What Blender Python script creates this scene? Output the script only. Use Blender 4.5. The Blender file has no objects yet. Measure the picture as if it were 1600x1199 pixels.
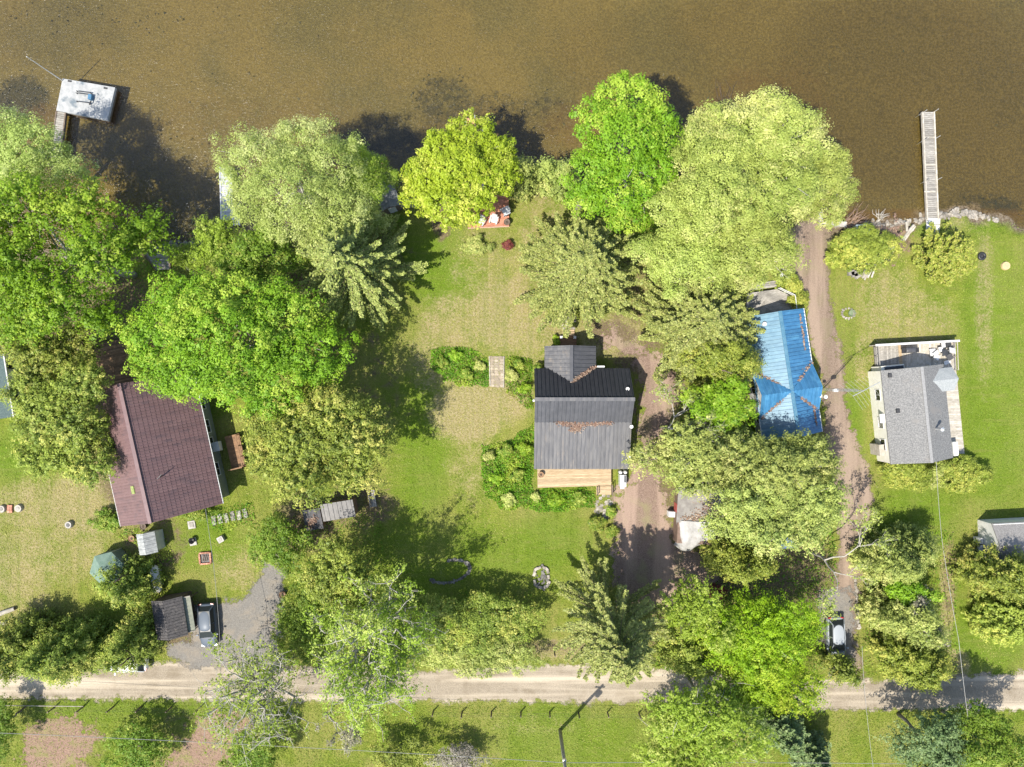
import bpy, math, random
import numpy as np
R = math.radians
scene = bpy.context.scene
COL = scene.collection
# ------------------------------------------------------------------ camera, sky, sun, exposure
CAM_H = 70.0
FOC = 1066.7            # focal length in photo pixels (1600 wide)
cam_data = bpy.data.cameras.new('drone_camera')
cam_data.sensor_width = 36.0
cam_data.lens = 36.0 * FOC / 1600.0
cam_data.clip_end = 4000
cam = bpy.data.objects.new('drone_camera', cam_data)
cam.location = (0, 0, CAM_H)
COL.objects.link(cam)
scene.camera = cam

SUN_EL, SH = R(59), (0.69, 0.724)          # elevation, ground direction in which shadows fall
sx, sy, sz = -SH[0]*math.cos(SUN_EL), -SH[1]*math.cos(SUN_EL), math.sin(SUN_EL)
world = bpy.data.worlds.new('World'); scene.world = world; world.use_nodes = True
wn = world.node_tree
sky = wn.nodes.new('ShaderNodeTexSky'); sky.sky_type = 'NISHITA'; sky.sun_disc = False
sky.sun_elevation = SUN_EL; sky.sun_rotation = math.atan2(sx, sy)
sky.air_density = 1.0; sky.dust_density = 1.2
bg = wn.nodes['Background']; bg.inputs[1].default_value = 0.15
wn.links.new(sky.outputs[0], bg.inputs[0])
sun_data = bpy.data.lights.new('sun', 'SUN'); sun_data.energy = 5.0; sun_data.angle = R(0.55); sun_data.color = (1.0, 0.95, 0.86)
sun = bpy.data.objects.new('sun', sun_data); COL.objects.link(sun)
from mathutils import Vector, Matrix
sun.rotation_euler = Vector((sx, sy, sz)).to_track_quat('Z', 'Y').to_euler()
sun.location = (-30, -30, 60)
vs = scene.view_settings
vs.view_transform = 'Standard'; vs.look = 'None'; vs.gamma = 1.0; vs.use_curve_mapping = False
vs.exposure = 0.80
scene.cycles.max_bounces = 8; scene.cycles.transparent_max_bounces = 12
scene.cycles.use_denoising = True

rng = np.random.default_rng(7); random.seed(7)
def P(px, py, z=0.0):
    s = (CAM_H - z) / FOC
    return Vector(((px - 800) * s, (599.5 - py) * s, z))
def G(px, py):                       # ground metres as numpy pair
    s = CAM_H / FOC
    return np.array([(px - 800) * s, (599.5 - py) * s])

# ------------------------------------------------------------------ materials
def new_mat(name):
    m = bpy.data.materials.new(name); m.use_nodes = True
    nt = m.node_tree; b = nt.nodes['Principled BSDF']
    return m, nt, b
def nd(nt, typ, **kw):
    n = nt.nodes.new(typ)
    for k, v in kw.items():
        if k in n.inputs: n.inputs[k].default_value = v
        else: setattr(n, k, v)
    return n
def noise(nt, co, scale, detail=3.0, rough=0.6, dist=0.0):
    n = nd(nt, 'ShaderNodeTexNoise', Scale=scale, Detail=detail, Roughness=rough, Distortion=dist)
    if co is not None: nt.links.new(co, n.inputs['Vector'])
    return n.outputs['Fac']
def ramp(nt, src, a, b, va=0.0, vb=1.0):
    n = nd(nt, 'ShaderNodeMapRange', interpolation_type='SMOOTHSTEP')
    nt.links.new(src, n.inputs[0])
    n.inputs[1].default_value = a; n.inputs[2].default_value = b; n.inputs[3].default_value = va; n.inputs[4].default_value = vb
    return n.outputs[0]
def mixc(nt, fac, a, b, blend='MIX'):
    n = nd(nt, 'ShaderNodeMix', data_type='RGBA', blend_type=blend)
    if isinstance(fac, (int, float)): n.inputs[0].default_value = fac
    else: nt.links.new(fac, n.inputs[0])
    for v, i in ((a, 6), (b, 7)):
        if isinstance(v, (tuple, list)): n.inputs[i].default_value = (*v[:3], 1)
        else: nt.links.new(v, n.inputs[i])
    return n.outputs[2]
def math_(nt, op, a, b=None):
    n = nd(nt, 'ShaderNodeMath', operation=op)
    for v, i in ((a, 0), (b, 1)):
        if v is None: continue
        if isinstance(v, (int, float)): n.inputs[i].default_value = v
        else: nt.links.new(v, n.inputs[i])
    return n.outputs[0]
def bump(nt, b, h, strength=0.5, dist=0.05):
    n = nd(nt, 'ShaderNodeBump', Strength=strength, Distance=dist)
    nt.links.new(h, n.inputs['Height']); nt.links.new(n.outputs[0], b.inputs['Normal'])
def attr(nt, name):
    return nd(nt, 'ShaderNodeAttribute', attribute_name=name).outputs['Fac']
def wpos(nt):
    return nd(nt, 'ShaderNodeNewGeometry').outputs['Position']
MATS = {}
def mat(name, c, c2=None, scale=3.0, rough=0.7, metal=0.0, spec=0.35, bmp=0.0, bscale=30.0, lo=0.35, hi=0.7, c3=None, c3s=0.6, c3lo=0.55, c3hi=0.72, rand=0.0, stretch=None):
    """worn surface: two colours mixed by noise, an optional third in larger patches, per-object value change"""
    if name in MATS: return MATS[name]
    m, nt, b = new_mat(name)
    co = nd(nt, 'ShaderNodeTexCoord').outputs['Object']
    if stretch:
        mp = nd(nt, 'ShaderNodeMapping'); mp.inputs['Scale'].default_value = stretch
        nt.links.new(co, mp.inputs[0]); co = mp.outputs[0]
    oi = nd(nt, 'ShaderNodeObjectInfo')
    va = nd(nt, 'ShaderNodeVectorMath', operation='ADD'); nt.links.new(co, va.inputs[0])
    sc_ = nd(nt, 'ShaderNodeVectorMath', operation='SCALE'); sc_.inputs[0].default_value = (37.0, 19.0, 11.0); nt.links.new(oi.outputs['Random'], sc_.inputs['Scale'])
    nt.links.new(sc_.outputs[0], va.inputs[1]); co = va.outputs[0]
    col = c
    if c2: col = mixc(nt, ramp(nt, noise(nt, co, scale, 5, 0.65), lo, hi), c, c2)
    if c3: col = mixc(nt, ramp(nt, noise(nt, co, c3s, 4, 0.6), c3lo, c3hi), col, c3)
    if rand:
        f = ramp(nt, oi.outputs['Random'], 0, 1, 1 - rand, 1 + rand)
        n = nd(nt, 'ShaderNodeVectorMath', operation='SCALE')
        if isinstance(col, tuple): n.inputs[0].default_value = col
        else: nt.links.new(col, n.inputs[0])
        nt.links.new(f, n.inputs['Scale']); col = n.outputs[0]
    if isinstance(col, tuple): b.inputs['Base Color'].default_value = (*col, 1)
    else: nt.links.new(col, b.inputs['Base Color'])
    b.inputs['Roughness'].default_value = rough; b.inputs['Metallic'].default_value = metal
    b.inputs['Specular IOR Level'].default_value = spec
    if bmp: bump(nt, b, noise(nt, co, bscale, 3), bmp, 0.02)
    MATS[name] = m
    return m

# ------------------------------------------------------------------ object helpers
def tag(o, label=None, cat=None, group=None, kind=None):
    if label: o['label'] = label
    if cat: o['category'] = cat
    if group: o['group'] = group
    if kind: o['kind'] = kind
    return o
def link(o, parent=None):
    COL.objects.link(o)
    if parent is not None: o.parent = parent
    return o
def thing(name, label, cat, loc=(0, 0, 0), rz=0.0, group=None):
    o = bpy.data.objects.new(name, None); o.empty_display_size = 0.3
    o.location = loc; o.rotation_euler = (0, 0, rz)
    link(o); return tag(o, label, cat, group)
class MB:
    def __init__(s): s.v = []; s.f = []
    def add(s, vs_, fs):
        n = len(s.v); s.v += [tuple(p) for p in vs_]; s.f += [tuple(i + n for i in f) for f in fs]; return s
    def box(s, c, d, rz=0.0, rx=0.0, ry=0.0):
        M = Matrix.Translation(c) @ Matrix.Rotation(rz, 4, 'Z') @ Matrix.Rotation(ry, 4, 'Y') @ Matrix.Rotation(rx, 4, 'X')
        hx, hy, hz = d[0]/2, d[1]/2, d[2]/2
        vs_ = [M @ Vector((a*hx, b*hy, c_*hz)) for c_ in (-1, 1) for a, b in ((-1, -1), (1, -1), (1, 1), (-1, 1))]
        return s.add(vs_, [(3, 2, 1, 0), (4, 5, 6, 7), (0, 1, 5, 4), (1, 2, 6, 5), (2, 3, 7, 6), (3, 0, 4, 7)])
    def tube(s, pts, rad, n=6, cap=True):
        pts = [Vector(p) for p in pts]
        if not isinstance(rad, (list, tuple)): rad = [rad]*len(pts)
        vs_ = []; fs = []
        for i, p in enumerate(pts):
            d = (pts[min(i+1, len(pts)-1)] - pts[max(i-1, 0)])
            d = d.normalized() if d.length > 1e-9 else Vector((0, 0, 1))
            u = d.cross(Vector((0.13, 0.31, 1)) if abs(d.z) < 0.95 else Vector((1, 0, 0))).normalized(); w = d.cross(u)
            for k in range(n):
                a = 2*math.pi*k/n
                vs_.append(p + (u*math.cos(a) + w*math.sin(a))*rad[i])
        for i in range(len(pts)-1):
            for k in range(n):
                a, b = i*n+k, i*n+(k+1) % n
                fs.append((a, b, b+n, a+n))
        if cap:
            fs.append(tuple(range(n))[::-1]); fs.append(tuple((len(pts)-1)*n+k for k in range(n)))
        return s.add(vs_, fs)
    def prism(s, poly, z0, z1):
        n = len(poly); vs_ = [(x, y, z0) for x, y in poly] + [(x, y, z1) for x, y in poly]
        a = sum(poly[i][0]*poly[(i+1) % n][1]-poly[(i+1) % n][0]*poly[i][1] for i in range(n))
        fs = [tuple(range(n))[::-1], tuple(range(n, 2*n))] + [(i, (i+1) % n, (i+1) % n+n, i+n) for i in range(n)]
        if a < 0: fs = [f[::-1] for f in fs]
        return s.add(vs_, fs)
    def lathe(s, prof, n=16, c=(0, 0, 0)):
        vs_ = []; fs = []
        for r, z in prof:
            for k in range(n):
                a = 2*math.pi*k/n; vs_.append((c[0]+r*math.cos(a), c[1]+r*math.sin(a), c[2]+z))
        for i in range(len(prof)-1):
            for k in range(n):
                fs.append((i*n+k, i*n+(k+1) % n, (i+1)*n+(k+1) % n, (i+1)*n+k))
        fs.append(tuple(range(n))[::-1]); fs.append(tuple((len(prof)-1)*n+k for k in range(n)))
        return s.add(vs_, fs)
    def slab(s, quad, t):            # a thickened polygon (top face given), thickness straight down
        n = len(quad); q = [Vector(p) for p in quad]
        vs_ = q + [p - Vector((0, 0, t)) for p in q]
        fs = [tuple(range(n)), tuple(range(n, 2*n))[::-1]] + [((i+1) % n, i, i+n, (i+1) % n+n) for i in range(n)]
        return s.add(vs_, fs)
    def mesh(s, name, m, smooth=False):
        me = bpy.data.meshes.new(name); me.from_pydata(s.v, [], s.f)
        if m: me.materials.append(m)
        if smooth: me.polygons.foreach_set('use_smooth', [True]*len(me.polygons))
        me.update(); return me
    def build(s, name, m, parent=None, smooth=False, loc=None, rz=None):
        o = bpy.data.objects.new(name, s.mesh(name, m, smooth)); link(o, parent)
        if loc is not None: o.location = loc
        if rz is not None: o.rotation_euler = (0, 0, rz)
        return o
def inst(name, me, parent, loc=(0, 0, 0), rot=(0, 0, 0), scale=(1, 1, 1)):
    o = bpy.data.objects.new(name, me); link(o, parent); o.location = loc; o.rotation_euler = rot; o.scale = scale; return o
def dup(root, loc, rz, label, scale=None):
    r = root.copy(); COL.objects.link(r); r.location = loc; r.rotation_euler = (0, 0, rz); r['label'] = label
    if scale: r.scale = scale
    for ch in list(root.children):
        c = ch.copy(); COL.objects.link(c); c.parent = r
        for g in list(ch.children):
            d = g.copy(); COL.objects.link(d); d.parent = c
    return r
def np_mesh(name, V, F4, m, attrs=None):
    me = bpy.data.meshes.new(name); nv, nf = len(V), len(F4); k = F4.shape[1]
    me.vertices.add(nv); me.vertices.foreach_set('co', np.ascontiguousarray(V, dtype=np.float32).ravel())
    me.loops.add(nf*k); me.loops.foreach_set('vertex_index', np.ascontiguousarray(F4, dtype=np.int32).ravel())
    me.polygons.add(nf); me.polygons.foreach_set('loop_start', np.arange(0, nf*k, k, dtype=np.int32))
    for an, av in (attrs or {}).items():
        a = me.attributes.new(an, 'FLOAT', 'POINT'); a.data.foreach_set('value', np.ascontiguousarray(av, dtype=np.float32))
    if m: me.materials.append(m)
    me.update(calc_edges=True); return me

def sdf_poly(pts, poly):             # signed distance, inside positive; pts (n,2), poly (k,2)
    poly = np.asarray(poly, float); d2 = np.full(len(pts), 1e18); ins = np.zeros(len(pts), bool)
    k = len(poly)
    for i in range(k):
        a, b = poly[i], poly[(i+1) % k]; e = b-a; w = pts-a
        t = np.clip((w@e)/max(e@e, 1e-12), 0, 1); q = w-t[:, None]*e
        d2 = np.minimum(d2, (q**2).sum(1))
        c = (a[1] > pts[:, 1]) != (b[1] > pts[:, 1])
        with np.errstate(divide='ignore', invalid='ignore'):
            xx = (b[0]-a[0])*(pts[:, 1]-a[1])/(b[1]-a[1])+a[0]
        ins ^= c & (pts[:, 0] < xx)
    return np.where(ins, 1, -1)*np.sqrt(d2)
def pxpoly(l): return np.array([G(*p) for p in l])
def vnoise(pts, cell, seed):         # smooth value noise for vertex work
    r = np.random.default_rng(seed); T = r.random((64, 64))
    q = pts/cell; i = np.floor(q).astype(int); f = q-i; f = f*f*(3-2*f)
    g = lambda a, b: T[a % 64, b % 64]
    return (g(i[:, 0], i[:, 1])*(1-f[:, 0])+g(i[:, 0]+1, i[:, 1])*f[:, 0])*(1-f[:, 1]) + (g(i[:, 0], i[:, 1]+1)*(1-f[:, 0])+g(i[:, 0]+1, i[:, 1]+1)*f[:, 0])*f[:, 1]
# ------------------------------------------------------------------ land, lake bed, water
SHORE = [(-1200,420),(-100,402),(0,396),(150,392),(220,386),(262,380),(300,376),(332,362),(360,348),(450,346),(560,336),(622,320),(645,309),(690,303),(760,300),(830,288),(900,284),(980,290),(1080,286),(1180,290),(1273,292),(1279,345),(1322,353),(1350,345),(1400,342),(1445,338),(1480,329),(1510,326),(1540,333),(1570,343),(1600,353),(1700,376),(2900,520)]
LAND = np.vstack([pxpoly(SHORE), [[1600, -1600], [-1600, -1600]]])
LAND[0, 0] = -1600; LAND[len(SHORE)-1, 0] = 1600
WATER_Z = -0.45
xs = np.concatenate([[-1500, -600, -250, -120, -85], np.arange(-62, 62.1, 0.4), [85, 120, 250, 600, 1500]])
ys = np.concatenate([[-1500, -600, -250, -120, -75], np.arange(-50, 50.1, 0.4), [75, 120, 250, 600, 1500]])
gx, gy = np.meshgrid(xs, ys); XY = np.stack([gx.ravel(), gy.ravel()], 1)
def shore_sd(xy): return sdf_poly(xy, LAND) + 1.3*(vnoise(xy, 1.7, 3)-0.5) + 0.7*(vnoise(xy, 0.8, 4)-0.5)
sd = shore_sd(XY)
def ground_z(sd_, xy):
    z = np.where(sd_ > 0, WATER_Z + 0.45*np.clip(sd_/1.4, 0, 1)**0.8, WATER_Z - 0.4*(1-np.exp(sd_/2.5)) - np.minimum(0.03*np.abs(sd_), 0.9))
    return z + np.where(sd_ < 0, 0.10*(vnoise(xy, 2.3, 5)-0.5), 0)
Z = ground_z(sd, XY)
def blobs(xy, lst):
    o = np.zeros(len(xy))
    for (px, py, rx, ry, a) in lst:
        c = G(px, py); d = ((xy[:, 0]-c[0])/(rx*0.0656))**2 + ((xy[:, 1]-c[1])/(ry*0.0656))**2
        o = np.maximum(o, a*np.clip(1.35-d*0.75, 0, 1))
    return o
DRY = [(730,645,55,45,.95),(790,620,40,40,.8),(790,490,60,60,.75),(715,505,60,45,.6),(680,560,40,60,.5),(760,410,60,70,.4),(860,340,45,40,.45),(830,460,30,120,.6),(740,720,40,70,.4),
  (30,880,60,60,.6),(130,790,70,50,.8),(60,790,70,40,.6),(90,860,90,50,.5),(20,950,60,30,.5),(165,760,30,60,.8),(380,890,50,30,.5),(1390,480,50,60,.5),(1420,500,70,50,.45),(1538,470,14,130,.5),(1360,560,30,40,.5),
  (1340,860,18,90,.5),(1480,930,12,70,.8),(1490,1040,25,25,.8),(20,1000,40,30,.4),(840,1130,60,20,.25),(870,1015,70,16,.7),(40,900,60,20,.5),(1500,350,40,14,.4),(950,525,60,35,.8),(870,525,30,30,.7),(740,560,25,25,.4)]
DIRT = [(955,520,45,22,.8),(860,570,30,20,.4),(1010,560,60,40,.7),(560,560,60,60,.5),(610,620,60,80,.45),(120,480,120,80,.9),(200,520,60,90,.95),(480,400,160,60,.8),(1050,450,150,90,.6),(1150,350,120,70,.6),(1100,760,110,120,.7),(1180,880,120,60,.8),(1200,560,60,120,.7),
  (560,790,70,40,.7),(480,820,50,50,.8),(190,750,45,45,.7),(100,1000,110,40,.6),(240,850,60,60,.6),(880,1010,80,12,.6),(690,310,40,25,.7),(690,345,18,35,.8),(1000,300,120,25,.6),(1080,980,80,70,.7),(1260,900,60,70,.7),(1420,980,60,60,.6),(1390,375,40,25,.7),(240,395,60,15,.8),(300,990,50,30,.8),(300,1150,60,60,.5),(540,1010,130,40,.4),(600,1180,40,30,.4),(730,1180,60,30,.4),(1485,900,14,80,.6),(1130,640,100,40,.6)]
LUSH = [(690,410,60,60,.9),(660,700,40,110,.8),(720,880,130,60,.7),(20,710,30,40,1),(1560,600,60,200,.7),(330,850,60,40,.7),(200,1110,140,20,.6),(900,1150,130,40,.6),(1540,1000,60,50,.8),(1430,800,60,60,.8),(1490,350,90,20,.8),(860,850,70,40,.7),(1330,700,20,110,.8)]
WEED_AND_SKY = [(590,215,70,30,.8),(690,150,50,45,.6),(770,165,45,35,.5),(850,170,60,40,.5),(20,150,45,40,.9),(1590,60,60,90,.2),(1100,60,140,30,.15),(450,40,200,30,.12),(100,20,200,40,.3),(1570,320,40,16,.7),(1540,310,60,12,.5),(230,230,70,60,.35),(1330,60,100,40,.25),(690,215,40,25,.6),(360,110,40,14,.3),(310,235,70,30,.35)]  # bed weed, plus dark top-left blobs painted for the grey sky reflection
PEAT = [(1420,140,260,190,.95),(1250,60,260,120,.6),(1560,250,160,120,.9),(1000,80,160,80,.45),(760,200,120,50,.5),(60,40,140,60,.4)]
SILT = [(1400,335,110,10,.9),(1560,335,60,12,.7),(1170,150,60,60,.5),(900,190,60,40,.5),(230,210,40,40,.3),(60,180,40,30,.6),(340,180,140,50,.35),(520,170,110,30,.3),(1250,160,60,80,.4)]
A = dict(dry=blobs(XY, DRY), dirt=blobs(XY, DIRT), lush=blobs(XY, LUSH), weed=blobs(XY, WEED_AND_SKY), silt=blobs(XY, SILT), peat=blobs(XY, PEAT), shore=sd)
nx_, ny_ = len(xs), len(ys)
ii = np.arange(nx_*ny_).reshape(ny_, nx_)
quads = np.stack([ii[:-1, :-1].ravel(), ii[:-1, 1:].ravel(), ii[1:, 1:].ravel(), ii[1:, :-1].ravel()], 1)
V3 = np.column_stack([XY, Z])

gm, nt, b = new_mat('ground_surface')
wp = wpos(nt)
n_big = noise(nt, wp, 0.16, 4, .6, .3); n_mid = noise(nt, wp, 0.75, 5, .7, .4); n_fine = noise(nt, wp, 4.5, 4, .75); n_hair = noise(nt, wp, 16, 2, .7)
mp = nd(nt, 'ShaderNodeMapping'); mp.inputs['Scale'].default_value = (0.25, 2.2, 1); nt.links.new(wp, mp.inputs[0])
n_mow = noise(nt, mp.outputs[0], 0.9, 3, .6)
c = mixc(nt, ramp(nt, n_mid, .36, .62), (.120,.190,.014), (.225,.265,.034))
c = mixc(nt, ramp(nt, n_fine, .35, .75), c, (.285,.305,.060))
c = mixc(nt, ramp(nt, n_big, .42, .60, 0, .85), c, (.300,.285,.080))
c = mixc(nt, math_(nt, 'MULTIPLY', attr(nt, 'lush'), ramp(nt, n_mid, .25, .6, .35, .9)), c, (.130,.235,.012))
dryf = math_(nt, 'ADD', attr(nt, 'dry'), math_(nt, 'MULTIPLY', math_(nt, 'SUBTRACT', n_mid, .5), 1.5))
dryf = math_(nt, 'ADD', dryf, math_(nt, 'MULTIPLY', math_(nt, 'SUBTRACT', n_fine, .5), 1.1))
c = mixc(nt, ramp(nt, dryf, .10, .85, 0, .9), c, mixc(nt, ramp(nt, n_fine, .35, .65), (.32,.255,.105), (.50,.40,.235)))
c = mixc(nt, ramp(nt, n_mow, .5, .72, 0, .4), c, (.28,.265,.08))
mpv = nd(nt, 'ShaderNodeMapping'); mpv.inputs['Scale'].default_value = (1.1, .035, 1); mpv.inputs['Rotation'].default_value = (0, 0, .05); nt.links.new(wp, mpv.inputs[0])
c = mixc(nt, ramp(nt, noise(nt, mpv.outputs[0], .8, 4, .6, .8), .46, .64, 0, .26), c, (.105,.18,.012))
dirtf = math_(nt, 'ADD', attr(nt, 'dirt'), math_(nt, 'MULTIPLY', math_(nt, 'SUBTRACT', n_mid, .5), 1.3))
dirtc = mixc(nt, ramp(nt, n_fine, .3, .7), (.150,.105,.066), (.26,.19,.125))
c = mixc(nt, ramp(nt, dirtf, .42, .8), c, dirtc)
c = mixc(nt, ramp(nt, n_hair, .3, .7), mixc(nt, .5, c, (.045,.06,.010)), c)
# shore band and lake bed
shd = attr(nt, 'shore')
shore_n = math_(nt, 'ADD', shd, math_(nt, 'MULTIPLY', math_(nt, 'SUBTRACT', n_fine, .5), 1.2))
c = mixc(nt, ramp(nt, shore_n, .2, 1.3, 1, 0), c, mixc(nt, ramp(nt, n_fine, .35, .65), (.12,.085,.05), (.26,.21,.15)))
bn = noise(nt, wp, 1.6, 6, .75, .6); bn2 = noise(nt, wp, 4.5, 4, .7)
bed = mixc(nt, ramp(nt, bn2, .36, .66), (.150,.118,.040), (.240,.190,.070))
bed = mixc(nt, ramp(nt, bn, .42, .72), bed, (.215,.168,.058))
bed = mixc(nt, ramp(nt, noise(nt, wp, 0.09, 4, .6), .40, .62), bed, mixc(nt, ramp(nt, bn2, .35, .7), (.125,.106,.040), (.200,.170,.068)))
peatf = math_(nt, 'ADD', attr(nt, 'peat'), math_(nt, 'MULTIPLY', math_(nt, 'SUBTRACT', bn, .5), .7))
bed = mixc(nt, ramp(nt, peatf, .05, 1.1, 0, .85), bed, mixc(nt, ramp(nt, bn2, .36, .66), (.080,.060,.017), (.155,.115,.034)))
weed_sky_f = math_(nt, 'ADD', attr(nt, 'weed'), math_(nt, 'MULTIPLY', math_(nt, 'SUBTRACT', bn, .5), 1.8))
bed = mixc(nt, ramp(nt, weed_sky_f, .35, .8, 0, .8), bed, mixc(nt, bn2, (.030,.032,.022), (.075,.070,.036)))  # weed tone; at the top left it paints the darker sky reflection
siltf = math_(nt, 'ADD', attr(nt, 'silt'), math_(nt, 'MULTIPLY', math_(nt, 'SUBTRACT', bn, .5), 1.0))
bed = mixc(nt, ramp(nt, siltf, .2, .9, 0, .8), bed, mixc(nt, bn2, (.115,.066,.020), (.21,.135,.045)))
bed = mixc(nt, ramp(nt, noise(nt, wp, 0.35, 6, .8), .58, .74, 0, .5), bed, (.07,.062,.026))
c = mixc(nt, ramp(nt, shore_n, -.7, .1, 1, 0), c, bed)
nt.links.new(c, b.inputs['Base Color']); b.inputs['Roughness'].default_value = .95; b.inputs['Specular IOR Level'].default_value = .1
hsum = math_(nt, 'ADD', math_(nt, 'MULTIPLY', n_fine, .6), math_(nt, 'MULTIPLY', n_hair, .5))
bump(nt, b, hsum, 1.0, .22)
fc = shore_sd(V3[quads].mean(1)[:, :2])
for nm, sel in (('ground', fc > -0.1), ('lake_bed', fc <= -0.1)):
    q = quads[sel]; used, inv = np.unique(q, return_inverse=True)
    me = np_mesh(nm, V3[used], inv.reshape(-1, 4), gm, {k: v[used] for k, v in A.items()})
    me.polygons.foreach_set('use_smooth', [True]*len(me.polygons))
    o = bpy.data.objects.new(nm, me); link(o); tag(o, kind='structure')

wm, nt, b = new_mat('lake_water'); nt.nodes.remove(b)
wp = wpos(nt)
tr = nd(nt, 'ShaderNodeBsdfTransparent'); tr.inputs[0].default_value = (.88,.85,.72,1)
gl = nd(nt, 'ShaderNodeBsdfGlossy', Roughness=.2)
fr = nd(nt, 'ShaderNodeFresnel', IOR=1.33)
bp = nd(nt, 'ShaderNodeBump', Strength=.8, Distance=.06)
mp = nd(nt, 'ShaderNodeMapping'); mp.inputs['Rotation'].default_value = (0, 0, .5); mp.inputs['Scale'].default_value = (1, 2.2, 1); nt.links.new(wp, mp.inputs[0])
nt.links.new(noise(nt, mp.outputs[0], 3.2, 5, .65, .6), bp.inputs['Height'])
nt.links.new(bp.outputs[0], gl.inputs['Normal']); nt.links.new(bp.outputs[0], fr.inputs['Normal'])
mx = nd(nt, 'ShaderNodeMixShader'); nt.links.new(math_(nt, 'MULTIPLY', fr.outputs[0], 2.2), mx.inputs[0]); nt.links.new(tr.outputs[0], mx.inputs[1]); nt.links.new(gl.outputs[0], mx.inputs[2])
nt.links.new(mx.outputs[0], nt.nodes['Material Output'].inputs[0])
y0 = G(0, 430)[1]
o = MB().add([(-1500, y0, WATER_Z), (1500, y0, WATER_Z), (1500, 1500, WATER_Z), (-1500, 1500, WATER_Z)], [(0, 1, 2, 3)]).build('lake_water', wm)
tag(o, kind='structure')

# ------------------------------------------------------------------ road, drives, bare soil: sheets with ragged edges
SHEETS = []
def edge_mat(name, ca, cb, cc, rut=None, soft=.5, bscale=9.0):
    m, nt, b = new_mat(name); wp = wpos(nt)
    nf = noise(nt, wp, bscale, 4, .75); nm = noise(nt, wp, .55, 5, .65, .5); nh = noise(nt, wp, 24, 2, .6)
    c = mixc(nt, ramp(nt, nf, .33, .68), ca, cb)
    c = mixc(nt, ramp(nt, nm, .45, .7, 0, .8), c, cc)
    if rut:
        mp = nd(nt, 'ShaderNodeMapping'); mp.inputs['Scale'].default_value = rut; nt.links.new(wp, mp.inputs[0])
        c = mixc(nt, ramp(nt, noise(nt, mp.outputs[0], 1.0, 4, .6, .15), .42, .66, 0, .75), c, tuple(min(.6, x*(1.6 if rut[0] < rut[1] else 1.25)) for x in cb))
    c = mixc(nt, ramp(nt, nh, .28, .5, .45, 0), c, tuple(x*.5 for x in ca))
    nt.links.new(c, b.inputs['Base Color']); b.inputs['Roughness'].default_value = .95; b.inputs['Specular IOR Level'].default_value = .12
    e = math_(nt, 'ADD', attr(nt, 'edge'), math_(nt, 'MULTIPLY', math_(nt, 'SUBTRACT', noise(nt, wp, .9, 7, .75), .5), 2.2*soft))
    nt.links.new(ramp(nt, e, -.10, .42), b.inputs['Alpha'])
    bump(nt, b, math_(nt, 'ADD', nf, nh), .5, .06)
    return m
def sheet(name, poly, z, m, step=.4, kind='structure'):
    pw = pxpoly(poly); SHEETS.append(pw)
    lo, hi = np.maximum(pw.min(0)-2.5, -130), np.minimum(pw.max(0)+2.5, 130)
    x_ = np.arange(lo[0], hi[0]+step, step); y_ = np.arange(lo[1], hi[1]+step, step)
    a, b_ = np.meshgrid(x_, y_); xy = np.stack([a.ravel(), b_.ravel()], 1); e = sdf_poly(xy, pw)
    k = np.arange(len(xy)).reshape(len(y_), len(x_)); q = np.stack([k[:-1, :-1].ravel(), k[:-1, 1:].ravel(), k[1:, 1:].ravel(), k[1:, :-1].ravel()], 1)
    q = q[e[q].max(1) > -2.4]; used, inv = np.unique(q, return_inverse=True)
    me = np_mesh(name, np.column_stack([xy[used], np.full(len(used), z)]), inv.reshape(-1, 4), m, {'edge': e[used]})
    o = bpy.data.objects.new(name, me); link(o); tag(o, kind=kind); return o
ROAD = [(-1400,1050),(0,1048),(150,1045),(260,1034),(330,1022),(420,1036),(560,1046),(680,1046),(800,1040),(920,1036),(1000,1042),(1100,1052),(1200,1060),(1330,1058),(1370,1062),(1490,1054),(1600,1049),(3000,1040),(3000,1112),(1600,1112),(1400,1111),(1200,1112),(1000,1101),(800,1098),(600,1098),(400,1097),(200,1094),(0,1094),(-1400,1094)]
C_DRIVE = [(962,765),(958,860),(962,935),(1000,962),(1060,950),(1125,910),(1135,870),(1060,850),(1046,790),(1030,755),(1022,700),(1058,640),(1070,600),(1045,560),(1000,540),(955,512),(935,528),(985,560),(1000,600),(996,700),(985,740)]
R_DRIVE = [(1240,352),(1275,335),(1300,362),(1297,430),(1305,500),(1318,570),(1325,640),(1340,690),(1362,740),(1366,790),(1352,840),(1344,900),(1340,1000),(1350,1064),(1296,1064),(1304,1000),(1300,930),(1310,860),(1308,790),(1298,730),(1284,690),(1287,610),(1262,520),(1250,470),(1232,430),(1206,400),(1206,372)]
G_PARK = [(262,1005),(300,1000),(300,940),(345,940),(378,935),(404,898),(412,870),(432,858),(446,880),(446,940),(440,1000),(430,1048),(300,1046),(262,1030)]
G_PARK2 = [(1276,922),(1332,918),(1338,1000),(1336,1062),(1298,1062),(1280,1010)]
road_m = edge_mat('gravel_road', (.205,.170,.124), (.32,.272,.205), (.18,.145,.10), rut=(.03, .75, 1), soft=1.5)
drive_m = edge_mat('red_brown_drive', (.130,.088,.068), (.270,.195,.150), (.215,.19,.10), rut=(.55, .06, 1), soft=3.2)
drive2_m = edge_mat('tan_brown_drive', (.125,.090,.066), (.245,.184,.138), (.18,.15,.09), rut=(.6, .05, 1), soft=1.8)
grav_m = edge_mat('grey_gravel', (.130,.120,.105), (.215,.20,.175), (.245,.205,.155), soft=1.8)
soil_m = edge_mat('bare_soil', (.165,.105,.075), (.30,.205,.15), (.20,.19,.07), soft=4.5)
sheet('gravel_road', ROAD, .010, road_m)
sheet('dirt_driveway', C_DRIVE, .014, drive_m)
sheet('lane_driveway', R_DRIVE, .018, drive2_m)
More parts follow.
